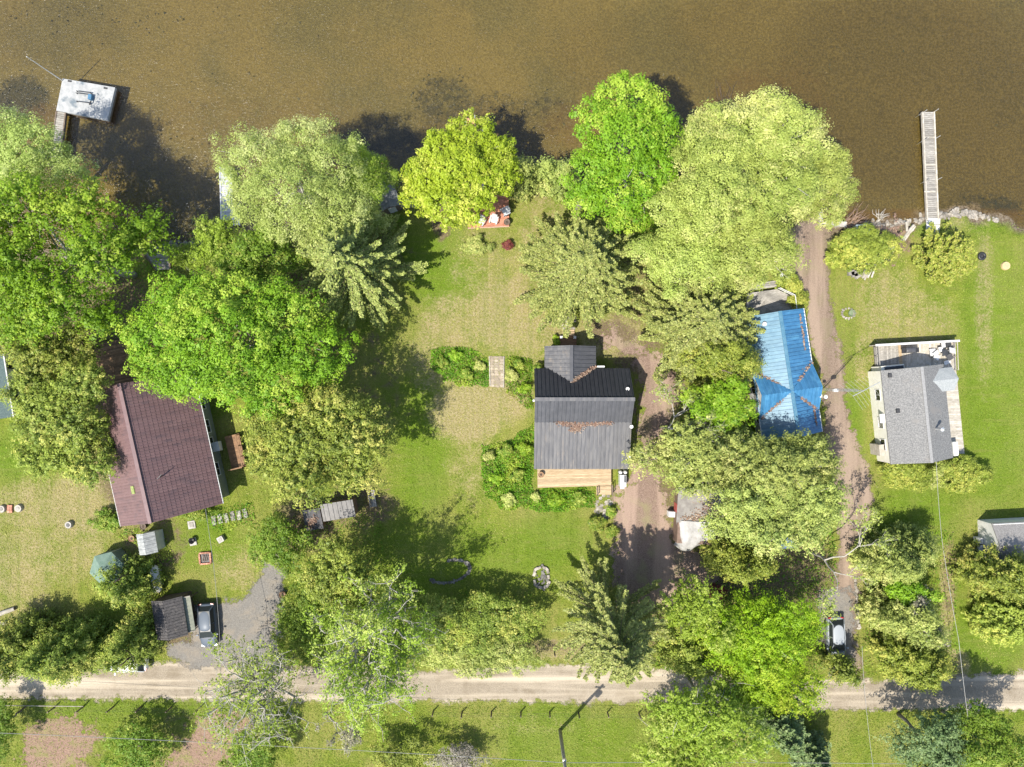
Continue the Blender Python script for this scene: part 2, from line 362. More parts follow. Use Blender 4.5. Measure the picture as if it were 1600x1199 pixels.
sheet('gravel_parking', G_PARK, .022, grav_m)
sheet('gravel_parking', G_PARK2, .026, grav_m)
sheet('bare_soil', [(90,1118),(130,1125),(158,1155),(142,1185),(100,1215),(45,1215),(33,1170),(45,1135)], .012, soil_m)
sheet('bare_soil', [(310,1112),(400,1116),(405,1160),(350,1215),(240,1215),(270,1165),(300,1140)], .016, soil_m)
sheet('bare_soil', [(1310,350),(1350,352),(1405,352),(1425,365),(1412,385),(1395,410),(1385,400),(1390,372),(1340,368)], .02, soil_m)
# ------------------------------------------------------------------ vegetation
def leaf_mat(name, dark, light, yellow=None, trans=.35):
    m, nt, b = new_mat(name)
    t = attr(nt, 'tint')
    c = mixc(nt, t, dark, light)
    if yellow: c = mixc(nt, ramp(nt, attr(nt, 'tint2'), .62, .9), c, yellow)
    oi = nd(nt, 'ShaderNodeObjectInfo')
    n = nd(nt, 'ShaderNodeHueSaturation'); nt.links.new(c, n.inputs['Color'])
    nt.links.new(ramp(nt, oi.outputs['Random'], 0, 1, .494, .506), n.inputs['Hue']); nt.links.new(ramp(nt, oi.outputs['Random'], 0, 1, 1.0, 1.22), n.inputs['Value']); n.inputs['Saturation'].default_value = 1.03
    c = n.outputs[0]
    nt.links.new(c, b.inputs['Base Color']); b.inputs['Roughness'].default_value = .55; b.inputs['Specular IOR Level'].default_value = .3
    tr = nd(nt, 'ShaderNodeBsdfTranslucent')
    nt.links.new(mixc(nt, .3, c, (.27, .42, .05)), tr.inputs[0])
    mx = nd(nt, 'ShaderNodeMixShader', Fac=trans); nt.links.new(b.outputs[0], mx.inputs[1]); nt.links.new(tr.outputs[0], mx.inputs[2])
    nt.links.new(mx.outputs[0], nt.nodes['Material Output'].inputs[0])
    return m
LM = dict(
  maple=leaf_mat('maple_leaf', (.085,.195,.012), (.235,.39,.030), (.34,.44,.06)),
  fresh=leaf_mat('fresh_leaf', (.15,.235,.022), (.31,.41,.055), (.40,.45,.11)),
  yellow=leaf_mat('golden_leaf', (.17,.23,.014), (.36,.42,.04), (.47,.48,.09)),
  feather=leaf_mat('green_leaf', (.080,.175,.010), (.215,.36,.022), (.31,.42,.05)),
  willow=leaf_mat('willow_leaf', (.21,.28,.055), (.42,.49,.15), (.50,.54,.21)),
  pale=leaf_mat('pale_leaf', (.20,.26,.050), (.43,.48,.125), (.50,.50,.18)),
  olive=leaf_mat('olive_leaf', (.125,.17,.038), (.37,.41,.105), (.45,.45,.15), .25),
  cedar=leaf_mat('cedar_leaf', (.072,.115,.016), (.285,.335,.055), (.39,.38,.09), .2),
  goldcedar=leaf_mat('gold_cedar_leaf', (.105,.15,.020), (.31,.36,.060), (.42,.42,.09), .22),
  spruce=leaf_mat('spruce_needle', (.060,.088,.020), (.255,.29,.074), (.34,.355,.11), .15),
  blue=leaf_mat('blue_spruce_needle', (.045,.085,.028), (.14,.195,.070), (.19,.24,.09), .15),
  lime=leaf_mat('lime_leaf', (.125,.215,.010), (.275,.40,.022), (.38,.44,.05)),
  shrub=leaf_mat('shrub_leaf', (.070,.14,.014), (.20,.29,.035), (.32,.35,.07)),
  red=leaf_mat('red_leaf', (.09,.02,.025), (.22,.05,.06), (.26,.10,.06)),
  grey=leaf_mat('grey_twig', (.16,.14,.11), (.30,.275,.22), (.30,.29,.16), .1),
  weed=leaf_mat('weed_leaf', (.060,.15,.010), (.19,.33,.026), (.34,.39,.06)),
  blade=leaf_mat('grass_blade', (.115,.175,.016), (.235,.28,.042), (.33,.31,.09), .3),
)
bark_m = mat('grey_bark', (.16,.14,.12), (.30,.28,.25), 6, .9, spec=.1, bmp=.4, bscale=14)
bark_p = mat('pale_bark', (.30,.28,.24), (.46,.43,.38), 6, .9, spec=.1, bmp=.3, bscale=14)
bark_d = mat('brown_bark', (.09,.065,.05), (.18,.14,.11), 6, .9, spec=.1, bmp=.4, bscale=14)

def unit(v): return v/np.maximum(np.linalg.norm(v, axis=1, keepdims=True), 1e-9)
def cards(C, Nn, size, asp, r, U=None, tint=None, tint2=None):
    """one tapering blade (a single triangle) per leaf"""
    n = len(C); Nn = unit(Nn)
    if U is None: U = r.normal(size=(n, 3))
    U = unit(U - (U*Nn).sum(1, keepdims=True)*Nn); W = np.cross(Nn, U)
    s = size[:, None] if isinstance(size, np.ndarray) else size
    a_ = math.sqrt(asp*1.0); b_ = asp/a_
    V = np.stack([C+U*s*.62*a_, C-U*s*.42*a_+W*s*.55*b_*1.05, C-U*s*.42*a_-W*s*.55*b_*1.05], 1).reshape(-1, 3)
    F = np.arange(3*n).reshape(n, 3)
    t = np.repeat(tint if tint is not None else r.random(n), 3); t2 = np.repeat(tint2 if tint2 is not None else r.random(n), 3)
    return V, F, t, t2
def join(parts):
    V = []; F = []; T = []; T2 = []; k = 0
    for v, f, t, t2 in parts: V.append(v); F.append(f+k); T.append(t); T2.append(t2); k += len(v)
    return np.vstack(V), np.vstack(F), np.concatenate(T), np.concatenate(T2)
def crown_obj(name, parts, m, parent):
    V, F, t, t2 = join(parts) if isinstance(parts, list) else parts
    o = bpy.data.objects.new(name, np_mesh(name, V, F, m, {'tint': t, 'tint2': t2})); return link(o, parent)
def clumps(lobes, cr, r, dens=1.0, zlo=-.35, inner=.62):
    """clump centres spread through the outer shell of a set of ellipsoids"""
    out = []; dirs = []
    for i, (x, y, z, a, b_, c_) in enumerate(lobes):
        area = 4*math.pi*(((a*b_)**1.6+(a*c_)**1.6+(b_*c_)**1.6)/3)**(1/1.6)
        n = max(4, int(dens*area/(cr*cr*2.4)))
        d = unit(r.normal(size=(n, 3))); d[:, 2] = np.where(d[:, 2] < zlo, -d[:, 2], d[:, 2])
        k = r.uniform(inner, 1.02, (n, 1))**.6+np.where(r.random((n, 1)) < .22, r.uniform(0, .28, (n, 1)), 0)
        k = k*(1+.16*np.sin(d[:, :1]*5.1+i*1.7)*np.sin(d[:, 1:2]*4.3+i*2.3))
        p = np.array([x, y, z])+d*k*np.array([a, b_, c_])
        keep = np.ones(n, bool)
        for j, (x2, y2, z2, a2, b2, c2) in enumerate(lobes):
            if j != i: keep &= (((p-np.array([x2, y2, z2]))/np.array([a2, b2, c2]))**2).sum(1) > .42
        out.append(p[keep]); dirs.append(d[keep])
    return np.vstack(out), np.vstack(dirs)
def puff_leaves(C, D, cr, leaf, per, r, asp=.6, flat=.7, upb=.95, spread=None, wild=.5):
    leaf = leaf*.74; n = len(C); k = int(per*1.5)
    crs = cr*r.uniform(.7, 1.35, n)
    d = unit(r.normal(size=(n*k, 3))); rad = r.random((n*k, 1))**.36
    off = d*rad*np.repeat(crs, k)[:, None]; off[:, 2] *= flat
    if spread is not None:            # stretch each clump along its outward direction
        Dh = np.repeat(D, k, 0); al = (off*Dh).sum(1, keepdims=True); off = off*.62+Dh*al*spread
    pos = np.repeat(C, k, 0)+off
    nn = d*.85+np.repeat(D, k, 0)*.45+np.array([0, 0, upb*.75])+r.normal(size=(n*k, 3))*wild*.6
    ct = r.random(n); ct = np.clip(.55*ct+.75*(vnoise(C[:, :2]-C[:, 2:]*.5+90, 1.7, 23)-.2), 0, 1); t = np.clip(np.repeat(ct, k)*.72+r.random(n*k)*.34, 0, 1); t2 = np.repeat(.42*r.random(n)+.55*vnoise(C[:, :2]+C[:, 2:]*.6+50, 2.2, 17), k)+r.random(n*k)*.25
    size = leaf*np.exp(r.normal(size=n*k)*.32)
    return cards(pos, nn, size, asp, r, tint=t, tint2=t2)
def fill_leaves(L, r, per_m2=7.0, size=.30, lo=.5, hi=.86):
    C = []; D = []
    for (x, y, z, a, b_, c_) in L:
        area = 4*math.pi*(((a*b_)**1.6+(a*c_)**1.6+(b_*c_)**1.6)/3)**(1/1.6); n = int(area*per_m2)
        d = unit(r.normal(size=(n, 3))); d[:, 2] = np.where(d[:, 2] < -.3, -d[:, 2], d[:, 2]); C.append(np.array([x, y, z])+d*r.uniform(lo, hi, (n, 1))*np.array([a, b_, c_])); D.append(d)
    C, D = np.vstack(C), np.vstack(D); n = len(C)
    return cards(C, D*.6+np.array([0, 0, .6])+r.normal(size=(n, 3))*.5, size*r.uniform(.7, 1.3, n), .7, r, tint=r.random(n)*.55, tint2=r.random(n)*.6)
def auto_lobes(rx, ry, rz, k, r, sub=(.26, .56), out=(.5, .95), zr=(-.25, .6)):
    L = [(0, 0, 0, rx*.72, ry*.72, rz*.8)]
    for i in range(k):
        a = 2*math.pi*(i+r.uniform(-.35, .35))/k; q = r.uniform(*out); s = r.uniform(*sub)
        L.append((math.cos(a)*rx*q, math.sin(a)*ry*q, rz*r.uniform(*zr), rx*s, ry*s, rz*s*1.05))
    for i in range(max(2, k//3)):
        a = r.uniform(0, 6.28); q = r.uniform(.1, .4); s = r.uniform(.3, .42)
        L.append((math.cos(a)*rx*q, math.sin(a)*ry*q, rz*r.uniform(.35, .62), rx*s, ry*s, rz*s))
    return L
def wander(p0, p1, n, amp, r):
    p0, p1 = np.array(p0, float), np.array(p1, float)
    return [tuple(p0+(p1-p0)*t+(r.normal(size=3)*amp*math.sin(math.pi*t) if 0 < t < 1 else 0)) for t in np.linspace(0, 1, n)]
def limb_mesh(parent, C, zc, trunk_h, tr, r, m, nl=12, twig=0):
    mb = MB()
    top = (r.normal()*.2, r.normal()*.2, trunk_h)
    mb.tube(wander((0, 0, -.1), top, 5, .12, r), [tr*1.35, tr, tr*.85, tr*.7, tr*.45], 8)
    if len(C):
        idx = r.choice(len(C), min(nl, len(C)), replace=False)
        for i in idx:
            z0 = trunk_h*r.uniform(.45, .98); e = C[i]
            pts = wander((top[0]*z0/trunk_h, top[1]*z0/trunk_h, z0), e, 5, np.linalg.norm(e)*.05, r)
            mb.tube(pts, [tr*.42, tr*.33, tr*.24, tr*.15, tr*.06], 5, cap=False)
            for j in range(twig):
                q = np.array(pts[2+j % 3]); e2 = q+unit(r.normal(size=(1, 3))+np.array([[0, 0, .5]]))[0]*r.uniform(.8, 2.0)
                mb.tube(wander(q, e2, 3, .12, r), [tr*.14, tr*.09, tr*.03], 4, cap=False)
    return mb.build('trunk', m, parent, True)
def root_at(name, label, cat, px, py, zc, group):
    p = P(px, py, zc); return thing(name, label, cat, (p.x, p.y, 0), 0, group)
def mpp(zc): return (CAM_H-zc)/FOC
TREES = 'trees around the cottages'
def broadleaf(name, label, px, py, rx, ry, h, kind, seed, cr=.48, leaf=.24, per=24, k=8, dens=1.0, zfrac=.62, rzf=.36, bark=None, nl=12, asp=.6, spread=None, lobes=None, twig=0, zr=(-.25, .6), cat='tree', group=TREES, inner=.62, flat=.7, fill=4.5):
    """crown centre seen at (px,py) with half-sizes rx,ry in photo pixels; h metres tall"""
    r = np.random.default_rng(seed); zc = h*zfrac; s = mpp(zc)
    o = root_at(name, label, cat, px, py, zc, group); rx, ry, rz = rx*s*.93, ry*s*.93, h*rzf
    if lobes: L = [(a*s, -b_*s, c_, d*s, e*s, f) for a, b_, c_, d, e, f in lobes]
    else: L = auto_lobes(rx, ry, rz, k, r)
    L = [(a, b_, c_+zc, d, e, f) for a, b_, c_, d, e, f in L]
    C, D = clumps(L, cr, r, dens, inner=inner)
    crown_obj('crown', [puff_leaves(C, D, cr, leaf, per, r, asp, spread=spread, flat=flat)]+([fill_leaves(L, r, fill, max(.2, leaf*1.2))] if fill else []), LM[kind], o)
    limb_mesh(o, C, zc, zc*1.02, max(.09, h*.017), r, bark or bark_m, nl, twig)
    return o
def cedar(name, label, px, py, rx, ry, h, kind, seed, cr=.36, leaf=.19, per=26, tips=3, dens=1.0, group=TREES, cat='tree'):
    """upright evergreen: several tapering spires of tufted sprays"""
    r = np.random.default_rng(seed); zc = h*.5; s = mpp(zc); o = root_at(name, label, cat, px, py, zc, group)
    rx, ry = rx*s*.9, ry*s*.9; CC = []; DD = []
    for i in range(tips):
        a = r.uniform(0, 6.28); q = 0 if i == 0 and tips < 3 else r.uniform(.3, .58)
        bx, by = math.cos(a+i*6.28/tips)*rx*q, math.sin(a+i*6.28/tips)*ry*q; f = 1.0 if tips == 1 else r.uniform(.58, .74); hh = h*(1 if i == 0 else r.uniform(.72, .98))
        n = int(dens*math.pi*(rx+ry)*.5*f*hh*1.1/(cr*cr*2.0)); t = r.random(n)**1.25
        prof = np.where(t < .12, .72+t*2.3, (1-((t-.12)/.88)**2.3))*r.uniform(.72, 1.06, n); ang = r.uniform(0, 6.28, n)
        CC.append(np.stack([bx+np.cos(ang)*prof*rx*f, by+np.sin(ang)*prof*ry*f, .15+t*(hh-.2)], 1)); DD.append(np.stack([np.cos(ang), np.sin(ang), np.full(n, .55)], 1))
    C, D = np.vstack(CC), unit(np.vstack(DD))
    nf = len(C)*6; ix = r.integers(0, len(C), nf); Cf = C[ix]*np.array([.72, .72, .93])+r.normal(size=(nf, 3))*.25; Cf[:, 2] = np.maximum(Cf[:, 2], .1)
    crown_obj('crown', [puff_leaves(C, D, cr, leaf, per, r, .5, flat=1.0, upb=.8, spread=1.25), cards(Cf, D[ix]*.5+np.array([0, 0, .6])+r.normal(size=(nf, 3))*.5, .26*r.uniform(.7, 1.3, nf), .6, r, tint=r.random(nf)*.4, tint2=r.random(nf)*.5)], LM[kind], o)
    limb_mesh(o, C[C[:, 2] > h*.3], zc, h*.8, max(.06, h*.014), r, bark_d, 8)
    return o
def spruce(name, label, apx, apy, R_m, h, kind, seed, gap=.5, nb=8, wide=.42, group=TREES, droop=.28, fill=1.0, per=1.0):
    """conifer: apex seen at (apx,apy); whorls of drooping boughs carrying flat sprays"""
    r = np.random.default_rng(seed); p = P(apx, apy, h*.93); o = thing(name, label, 'tree', (p.x, p.y, 0), 0, group)
    mb = MB(); tr = h*.016; mb.tube([(0, 0, -.1), (0, 0, h*.5), (0, 0, h*.97)], [tr*1.3, tr*.8, .02], 8)
    Cs = []; Us = []; Ns = []; Sz = []; Ti = []
    z = h*.10
    while z < h*.98:
        L0 = R_m*(1-z/h)**.78+.12
        for j in range(nb if z < h*.8 else 5):
            if r.random() > fill: continue
            a = r.uniform(0, 6.28); L = L0*r.uniform(.66, 1.12); zz = z+r.uniform(-.2, .2)
            d = np.array([math.cos(a), math.sin(a), 0]); sd_ = np.array([-math.sin(a), math.cos(a), 0]); dr = droop*r.uniform(.5, 1.4)
            f = lambda t: np.outer(t*L, d)+np.outer(-dr*L*np.sin(t*2.1)*.55+t*t*.18*L+zz, [0, 0, 1])
            pts = f(np.linspace(0, 1, 4)); mb.tube([tuple(q) for q in pts], [max(.015, tr*.22*L0/R_m+.012), .03, .02, .008], 4, cap=False)
            n = int((24+40*L)*per); t = np.clip(r.random(n)**.75, .12, 1); side = r.choice([-1, 1], n); w = r.random(n)*np.clip((1.05-t)*wide*L+.10, .08, 2*wide)
            c = f(t)+np.outer(side*w, sd_)+np.outer(w*.45, d); c[:, 2] -= w*.22; c += r.normal(size=(n, 3))*.04
            Cs.append(c); Us.append(np.outer(side*.8, sd_)+d*.75+r.normal(size=(n, 3))*.18); Ns.append(np.tile([0, 0, 1.], (n, 1))+r.normal(size=(n, 3))*.42+d*.15)
            Sz.append(r.uniform(.16, .36, n)); Ti.append(np.clip(.25+.5*t+r.normal(size=n)*.22, 0, 1))
        z += gap*r.uniform(.75, 1.2)*(1-.45*z/h)
    crown_obj('crown', cards(np.vstack(Cs), np.vstack(Ns), np.concatenate(Sz), .34, r, U=np.vstack(Us), tint=np.concatenate(Ti)), LM[kind], o)
    mb.build('trunk', bark_d, o, True); return o
def sparse_tree(name, label, bx, by, h, kind, seed, spread=.75, lean=(0, 0), leafy=1.0, m=None, depth=5, leaf=.2, per=9, cr=.34, bare=0.0, tr=None, dense=False, first=.30):
    """open-crowned tree: a real branch skeleton with leaf tufts only at the twigs; (bx,by) is the foot"""
    r = np.random.default_rng(seed); p = P(bx, by, 0); o = thing(name, label, 'tree', (p.x, p.y, 0), 0, TREES)
    mb = MB(); tips = []; tr = tr or h*.016
    def grow(q, d, L, rad, dep):
        e = q+d*L; mid = (q+e)/2+r.normal(size=3)*L*.07
        mb.tube([tuple(q), tuple(mid), tuple(e)], [rad, rad*.85, rad*.68], 6 if dep > 2 else 4, cap=False)
        if dep <= 2 or (dense and dep <= 3): tips.append((e, d)); tips.append((mid, d))
        if dense and dep <= 2: tips.append((q*.3+e*.7+r.normal(size=3)*.35, d))
        if dep == 0: return
        for i in range(3 if r.random() < .55 else 2):
            ax = unit(r.normal(size=(1, 3)))[0]; nd_ = d+ax*spread*r.uniform(.6, 1.15); nd_[2] = nd_[2]*.8+.12
            grow(e, nd_/np.linalg.norm(nd_), L*r.uniform(.66, .9), rad*.62, dep-1)
    d0 = np.array([lean[0], lean[1], 1.0]); d0 /= np.linalg.norm(d0)
    grow(np.array([0, 0, -.1]), d0, h*first, tr, depth)
    E = np.array([t[0] for t in tips]); Dd = unit(np.array([t[1] for t in tips])+np.array([0, 0, .4]))
    sel = r.random(len(E)) < leafy
    if bare: sel &= r.random(len(E)) > bare
    E, Dd = E[sel], Dd[sel]
    crown_obj('crown', puff_leaves(E, Dd, cr, leaf, per, r, .6, upb=.7), LM[kind], o)
    mb.build('trunk', m or bark_m, o, True); return o
def open_tree(name, label, px, py, rx, ry, h, kind, seed, nl=10, ns=7, ntw=5, leafy=1.0, per=8, leaf=.2, cr=.34, m=None, tr=.28):
    """tall tree in thin leaf: forked limbs, side branches and twigs, leaf tufts on the twigs"""
    r = np.random.default_rng(seed); zc = h*.62; s = mpp(zc); o = root_at(name, label, 'tree', px, py, zc, TREES); rx, ry = rx*s, ry*s
    mb = MB(); th = h*.34; mb.tube(wander((0, 0, -.1), (0, 0, th), 4, .15, r), [tr*1.3, tr, tr*.9, tr*.85], 8); E = []; D = []
    for i in range(nl):
        a = 2*math.pi*(i+r.uniform(-.3, .3))/nl*1.0; q = r.uniform(.35, 1.0) if i else .1; e = np.array([math.cos(a)*rx*q*.8, math.sin(a)*ry*q*.8, h*(.95-.42*q*q)+r.normal()*.5])
        p0 = np.array([0, 0, th*r.uniform(.8, 1.0)]); L = np.array(wander(p0, e, 7, np.linalg.norm(e-p0)*.06, r)); L[:, 2] += np.sin(np.linspace(0, math.pi, 7))*.4
        rad = np.linspace(tr*.62, .035, 7); mb.tube([tuple(v) for v in L], list(rad), 6, cap=False)
        for j in range(ns):
            k = r.integers(2, 7); b0 = L[k]; dv = unit((r.normal(size=(1, 3))*np.array([1, 1, .55])+np.array([[math.cos(a)*.5, math.sin(a)*.5, .25]])))[0]; bl = r.uniform(1.3, 3.0)*(1.1-.05*k); b1 = b0+dv*bl
            B = wander(b0, b1, 4, .18, r); mb.tube(B, [max(.03, rad[k]*.55), .03, .022, .014], 4, cap=False)
            for t in range(ntw):
                c0 = np.array(B[r.integers(1, 4)]); tv = unit(dv[None]*.6+r.normal(size=(1, 3))*np.array([1, 1, .6]))[0]; c1 = c0+tv*r.uniform(.5, 1.25); mb.tube(wander(c0, c1, 3, .06, r), [.018, .014, .008], 3, cap=False)
                if r.random() < leafy: E.append(c1); D.append(tv)
                if r.random() < leafy*.6: E.append((c0+c1)/2); D.append(tv)
    crown_obj('crown', puff_leaves(np.array(E), unit(np.array(D)+np.array([0, 0, .4])), cr, leaf, per, r, .6, upb=.7), LM[kind], o)
    mb.build('trunk', m or bark_p, o, True); return o
def cover(name, label, cat, polys, n_per_m2, hgt, leaf, kind, seed, asp=.5, kindtag='stuff', excl=None):
    """low growth nobody could count: leaf blades over an area"""
    r = np.random.default_rng(seed); P_ = []
    for poly in polys:
        pw = pxpoly(poly); lo, hi = pw.min(0), pw.max(0); n = int((hi-lo).prod()*n_per_m2)
        q = r.uniform(lo, hi, (n, 2)); e = sdf_poly(q, pw)+.7*(vnoise(q, .9, seed)-.5); P_.append(np.column_stack([q[e > 0], np.clip(e[e > 0]/.6, .3, 1)]))
    Q = np.vstack(P_); n = len(Q); cl = vnoise(Q[:, :2], .55, seed+1); zt = hgt*(.25+1.1*cl)*Q[:, 2]
    C = np.column_stack([Q[:, :2], r.random(n)**.5*zt+.02])
    V, F, t, t2 = cards(C, r.normal(size=(n, 3))*.7+np.array([0, 0, .8]), leaf*r.uniform(.6, 1.4, n), asp, r, tint=np.clip(.15+.6*cl+r.normal(size=n)*.22, 0, 1), tint2=np.clip(vnoise(Q[:, :2], 1.6, seed+2)*.8+r.random(n)*.3, 0, 1))
    o = bpy.data.objects.new(name, np_mesh(name, V, F, LM[kind], {'tint': t, 'tint2': t2})); link(o); tag(o, label, cat, kind=kindtag); return o
def shrub(name, label, px, py, rx, ry, h, kind, seed, cr=.26, leaf=.15, per=22, k=6, group='shrubs and small bushes', dens=1.15):
    return broadleaf(name, label, px, py, rx, ry, h, kind, seed, cr, leaf, per, k, dens, .48, .5, bark_d, 6, cat='shrub', group=group)
# ------------------------------------------------------------------ building helpers
def clip(poly, n, d):                # keep the side n.p >= d of a planar polygon
    out = []; k = len(poly)
    for i in range(k):
        a, b_ = poly[i], poly[(i+1) % k]; fa, fb = a.dot(n)-d, b_.dot(n)-d
        if fa >= 0: out.append(a)
        if (fa >= 0) != (fb >= 0): out.append(a+(b_-a)*(fa/(fa-fb)))
    return out
def roof_panels(parent, poly, u, w, step, m, name='panel', rib=(.07, .05), course=None, lift=.02, jit=0.0):
    """sheet-metal strips over a planar slope: u runs along the eave, w up the slope"""
    poly = [Vector(p) for p in poly]; u = Vector(u).normalized(); w = Vector(w).normalized(); nn = u.cross(w)
    if nn.z < 0: nn = -nn
    a0 = min(p.dot(u) for p in poly); a1 = max(p.dot(u) for p in poly); n = max(1, round((a1-a0)/step)); st = (a1-a0)/n
    for i in range(n):
        s_ = clip(clip(poly, u, a0+i*st), -u, -(a0+(i+1)*st))
        if len(s_) < 3: continue
        mb = MB(); k = len(s_); l2 = lift+random.uniform(0, jit)
        w0, w1 = min(p.dot(w) for p in s_), max(p.dot(w) for p in s_)
        if course:
            nc = max(1, round((w1-w0)/course)); cs = (w1-w0)/nc
            for c in range(nc):
                q = clip(clip(s_, w, w0+c*cs), -w, -(w0+(c+1)*cs))
                if len(q) < 3: continue
                top = [p+nn*(l2+.028*(1-(p.dot(w)-w0-c*cs)/cs)) for p in q]; kk = len(q)
                mb.add(top+q, [tuple(range(kk))]+[((j+1) % kk, j, j+kk, (j+1) % kk+kk) for j in range(kk)])
        else:
            mb.add([p+nn*l2 for p in s_]+s_, [tuple(range(k))]+[((j+1) % k, j, j+k, (j+1) % k+k) for j in range(k)])
        if rib:
            c_ = a0+(i+.5)*st; line = clip(clip(s_, u, c_-rib[0]/2), -u, -(c_+rib[0]/2))
            if len(line) >= 3:
                kk = len(line); t = [p+nn*(l2+rib[1]) for p in line]; q = [p+nn*l2*.5 for p in line]
                mb.add(t+q, [tuple(range(kk))]+[((j+1) % kk, j, j+kk, (j+1) % kk+kk) for j in range(kk)])
        mb.build(name, m, parent)
def fix_normals(o):
    import bmesh
    bm = bmesh.new(); bm.from_mesh(o.data); bmesh.ops.recalc_face_normals(bm, faces=bm.faces); bm.to_mesh(o.data); bm.free(); return o
def gable_shell(root, W, L, he, hr, over, wall_m, roof_m, yo=0.0, xo=0.0, t=.12, ridge_m=None):
    wx, wy = W-over, L-over; hw = hr-(hr-he)*wx/W-t-.02; hp = hr-t-.04
    v = []
    for y in (-wy, wy): v += [(xo-wx, yo+y, 0), (xo+wx, yo+y, 0), (xo+wx, yo+y, hw), (xo, yo+y, hp), (xo-wx, yo+y, hw)]
    fix_normals(MB().add(v, [(0, 1, 2, 3, 4), (9, 8, 7, 6, 5), (0, 5, 6, 1), (1, 6, 7, 2), (2, 7, 8, 3), (3, 8, 9, 4), (4, 9, 5, 0)]).build('wall', wall_m, root))
    mb = MB()
    for s_ in (-1, 1):
        q = [(xo, yo-L, hr), (xo, yo+L, hr), (xo+s_*W, yo+L, he), (xo+s_*W, yo-L, he)]
        mb.slab(q if s_ < 0 else q[::-1], t)
    ro = fix_normals(mb.build('roof', roof_m, root))
    if ridge_m: MB().box((xo, yo, hr+.035), (.34, 2*L+.04, .05)).build('ridge_cap', ridge_m, ro)
    return ro, [[(xo+s_*W, yo-L, he), (xo+s_*W, yo+L, he), (xo, yo+L, hr), (xo, yo-L, hr)] for s_ in (-1, 1)]
def local(root, p):
    c, s_ = math.cos(-root.rotation_euler[2]), math.sin(-root.rotation_euler[2]); x, y = p[0]-root.location[0], p[1]-root.location[1]
    return Vector((x*c-y*s_, x*s_+y*c, p[2]))
def LP(root, px, py, z=0): return local(root, P(px, py, z))
def boards(parent, quad, n, th, m, gap=.012, name='board', axis=0):
    """n boards filling a quad (list of 4 xyz corners, top face); axis 0: boards run from edge 01 to edge 32"""
    q = [Vector(p) for p in quad]
    if axis: q = [q[1], q[2], q[3], q[0]]
    for i in range(n):
        t0, t1 = i/n, (i+1)/n; a = q[0].lerp(q[3], t0); b_ = q[1].lerp(q[2], t0); c_ = q[1].lerp(q[2], t1); d = q[0].lerp(q[3], t1)
        g = (d-a).normalized()*gap/2; dz = Vector((0, 0, random.uniform(0, .012)))
        fix_normals(MB().slab([a+g+dz, b_+g+dz, c_-g+dz, d-g+dz], th).build(name, m, parent))
def window(root, c, w, h, nrm, frame_m, pane_m):
    """window on a wall: c centre, nrm outward unit (x,y)"""
    a = math.atan2(nrm[1], nrm[0]); mb = MB(); f = .07
    fr = [((0, 0, h/2), (.08, w+f, f)), ((0, 0, -h/2), (.08, w+f, f)), ((0, w/2, 0), (.08, f, h-f)), ((0, -w/2, 0), (.08, f, h-f)), ((0, 0, 0), (.06, f*.6, h-f))]
    for p, d in fr: mb.box(p, d)
    o = mb.build('window', frame_m, root, loc=c, rz=a)
    MB().box((-.02, 0, 0), (.02, w-f, h-f)).build('pane', pane_m, o); return o
def posts_rail(parent, pts, h, m, every=1.5, base=0.0, name='railing', r=.045):
    mb = MB()
    for a, b_ in zip(pts[:-1], pts[1:]):
        a, b_ = Vector((*a[:2], base)), Vector((*b_[:2], base)); n = max(1, round((b_-a).length/every)); rz = math.atan2((b_-a).y, (b_-a).x)
        for i in range(n+1):
            p = a.lerp(b_, i/n); mb.box((p.x, p.y, base+h/2), (r*2, r*2, h), rz)
        for zz in (h*.5, h): mb.box(((a.x+b_.x)/2, (a.y+b_.y)/2, base+zz+.03), ((b_-a).length+.1, r*2.4, .05), rz)
    return mb.build(name, m, parent)
glass_m = mat('dark_glass', (.014,.017,.018), rough=.12, spec=.7)
white_p = mat('white_paint', (.50,.49,.465), (.60,.59,.565), 2, .5)
trim_m = mat('pale_trim', (.5,.5,.48), (.6,.6,.58), 4, .5)
red_roof = mat('red_brown_metal', (.130,.078,.078), (.158,.098,.096), 2.2, .55, spec=.3, c3=(.098,.066,.070), c3s=.55, c3lo=.5, c3hi=.7, rand=.05)
black_roof = mat('shaded_charcoal_metal', (.026,.027,.031), (.036,.036,.040), 1.4, .42, spec=.3, rand=.06)
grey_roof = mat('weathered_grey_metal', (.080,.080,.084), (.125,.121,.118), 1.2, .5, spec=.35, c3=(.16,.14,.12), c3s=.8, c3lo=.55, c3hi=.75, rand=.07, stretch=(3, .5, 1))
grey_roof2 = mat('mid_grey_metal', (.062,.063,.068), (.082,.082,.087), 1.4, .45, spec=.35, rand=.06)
blue_roof = mat('blue_metal', (.032,.130,.255), (.046,.160,.295), 1.5, .38, spec=.5, c3=(.07,.22,.36), c3s=.7, c3lo=.5, c3hi=.75, rand=.1)
blue_pale = mat('sunlit_blue_metal', (.058,.150,.222), (.098,.205,.27), 1.5, .38, spec=.5, rand=.06)  # west slope copy of the blue, made paler to carry its stronger sunlight
litter_m = leaf_mat('fallen_leaf', (.13,.075,.05), (.24,.155,.11), (.29,.22,.16), .1)
shingle_m = mat('grey_shingle', (.12,.12,.118), (.24,.235,.225), 9, .9, spec=.1, bmp=.5, bscale=18, c3=(.19,.18,.168), c3s=.7)
siding_m = mat('cream_siding', (.60,.58,.50), (.68,.66,.59), 3, .6)
sage_m = mat('sage_siding', (.17,.18,.14), (.21,.22,.17), 3, .7)
brown_w = mat('brown_log_wall', (.16,.09,.05), (.22,.13,.075), 3, .7)
new_wood = mat('honey_deck_wood', (.33,.235,.135), (.46,.355,.225), 2.5, .75, spec=.2, rand=.16, stretch=(.6, 5, 1), bmp=.2)
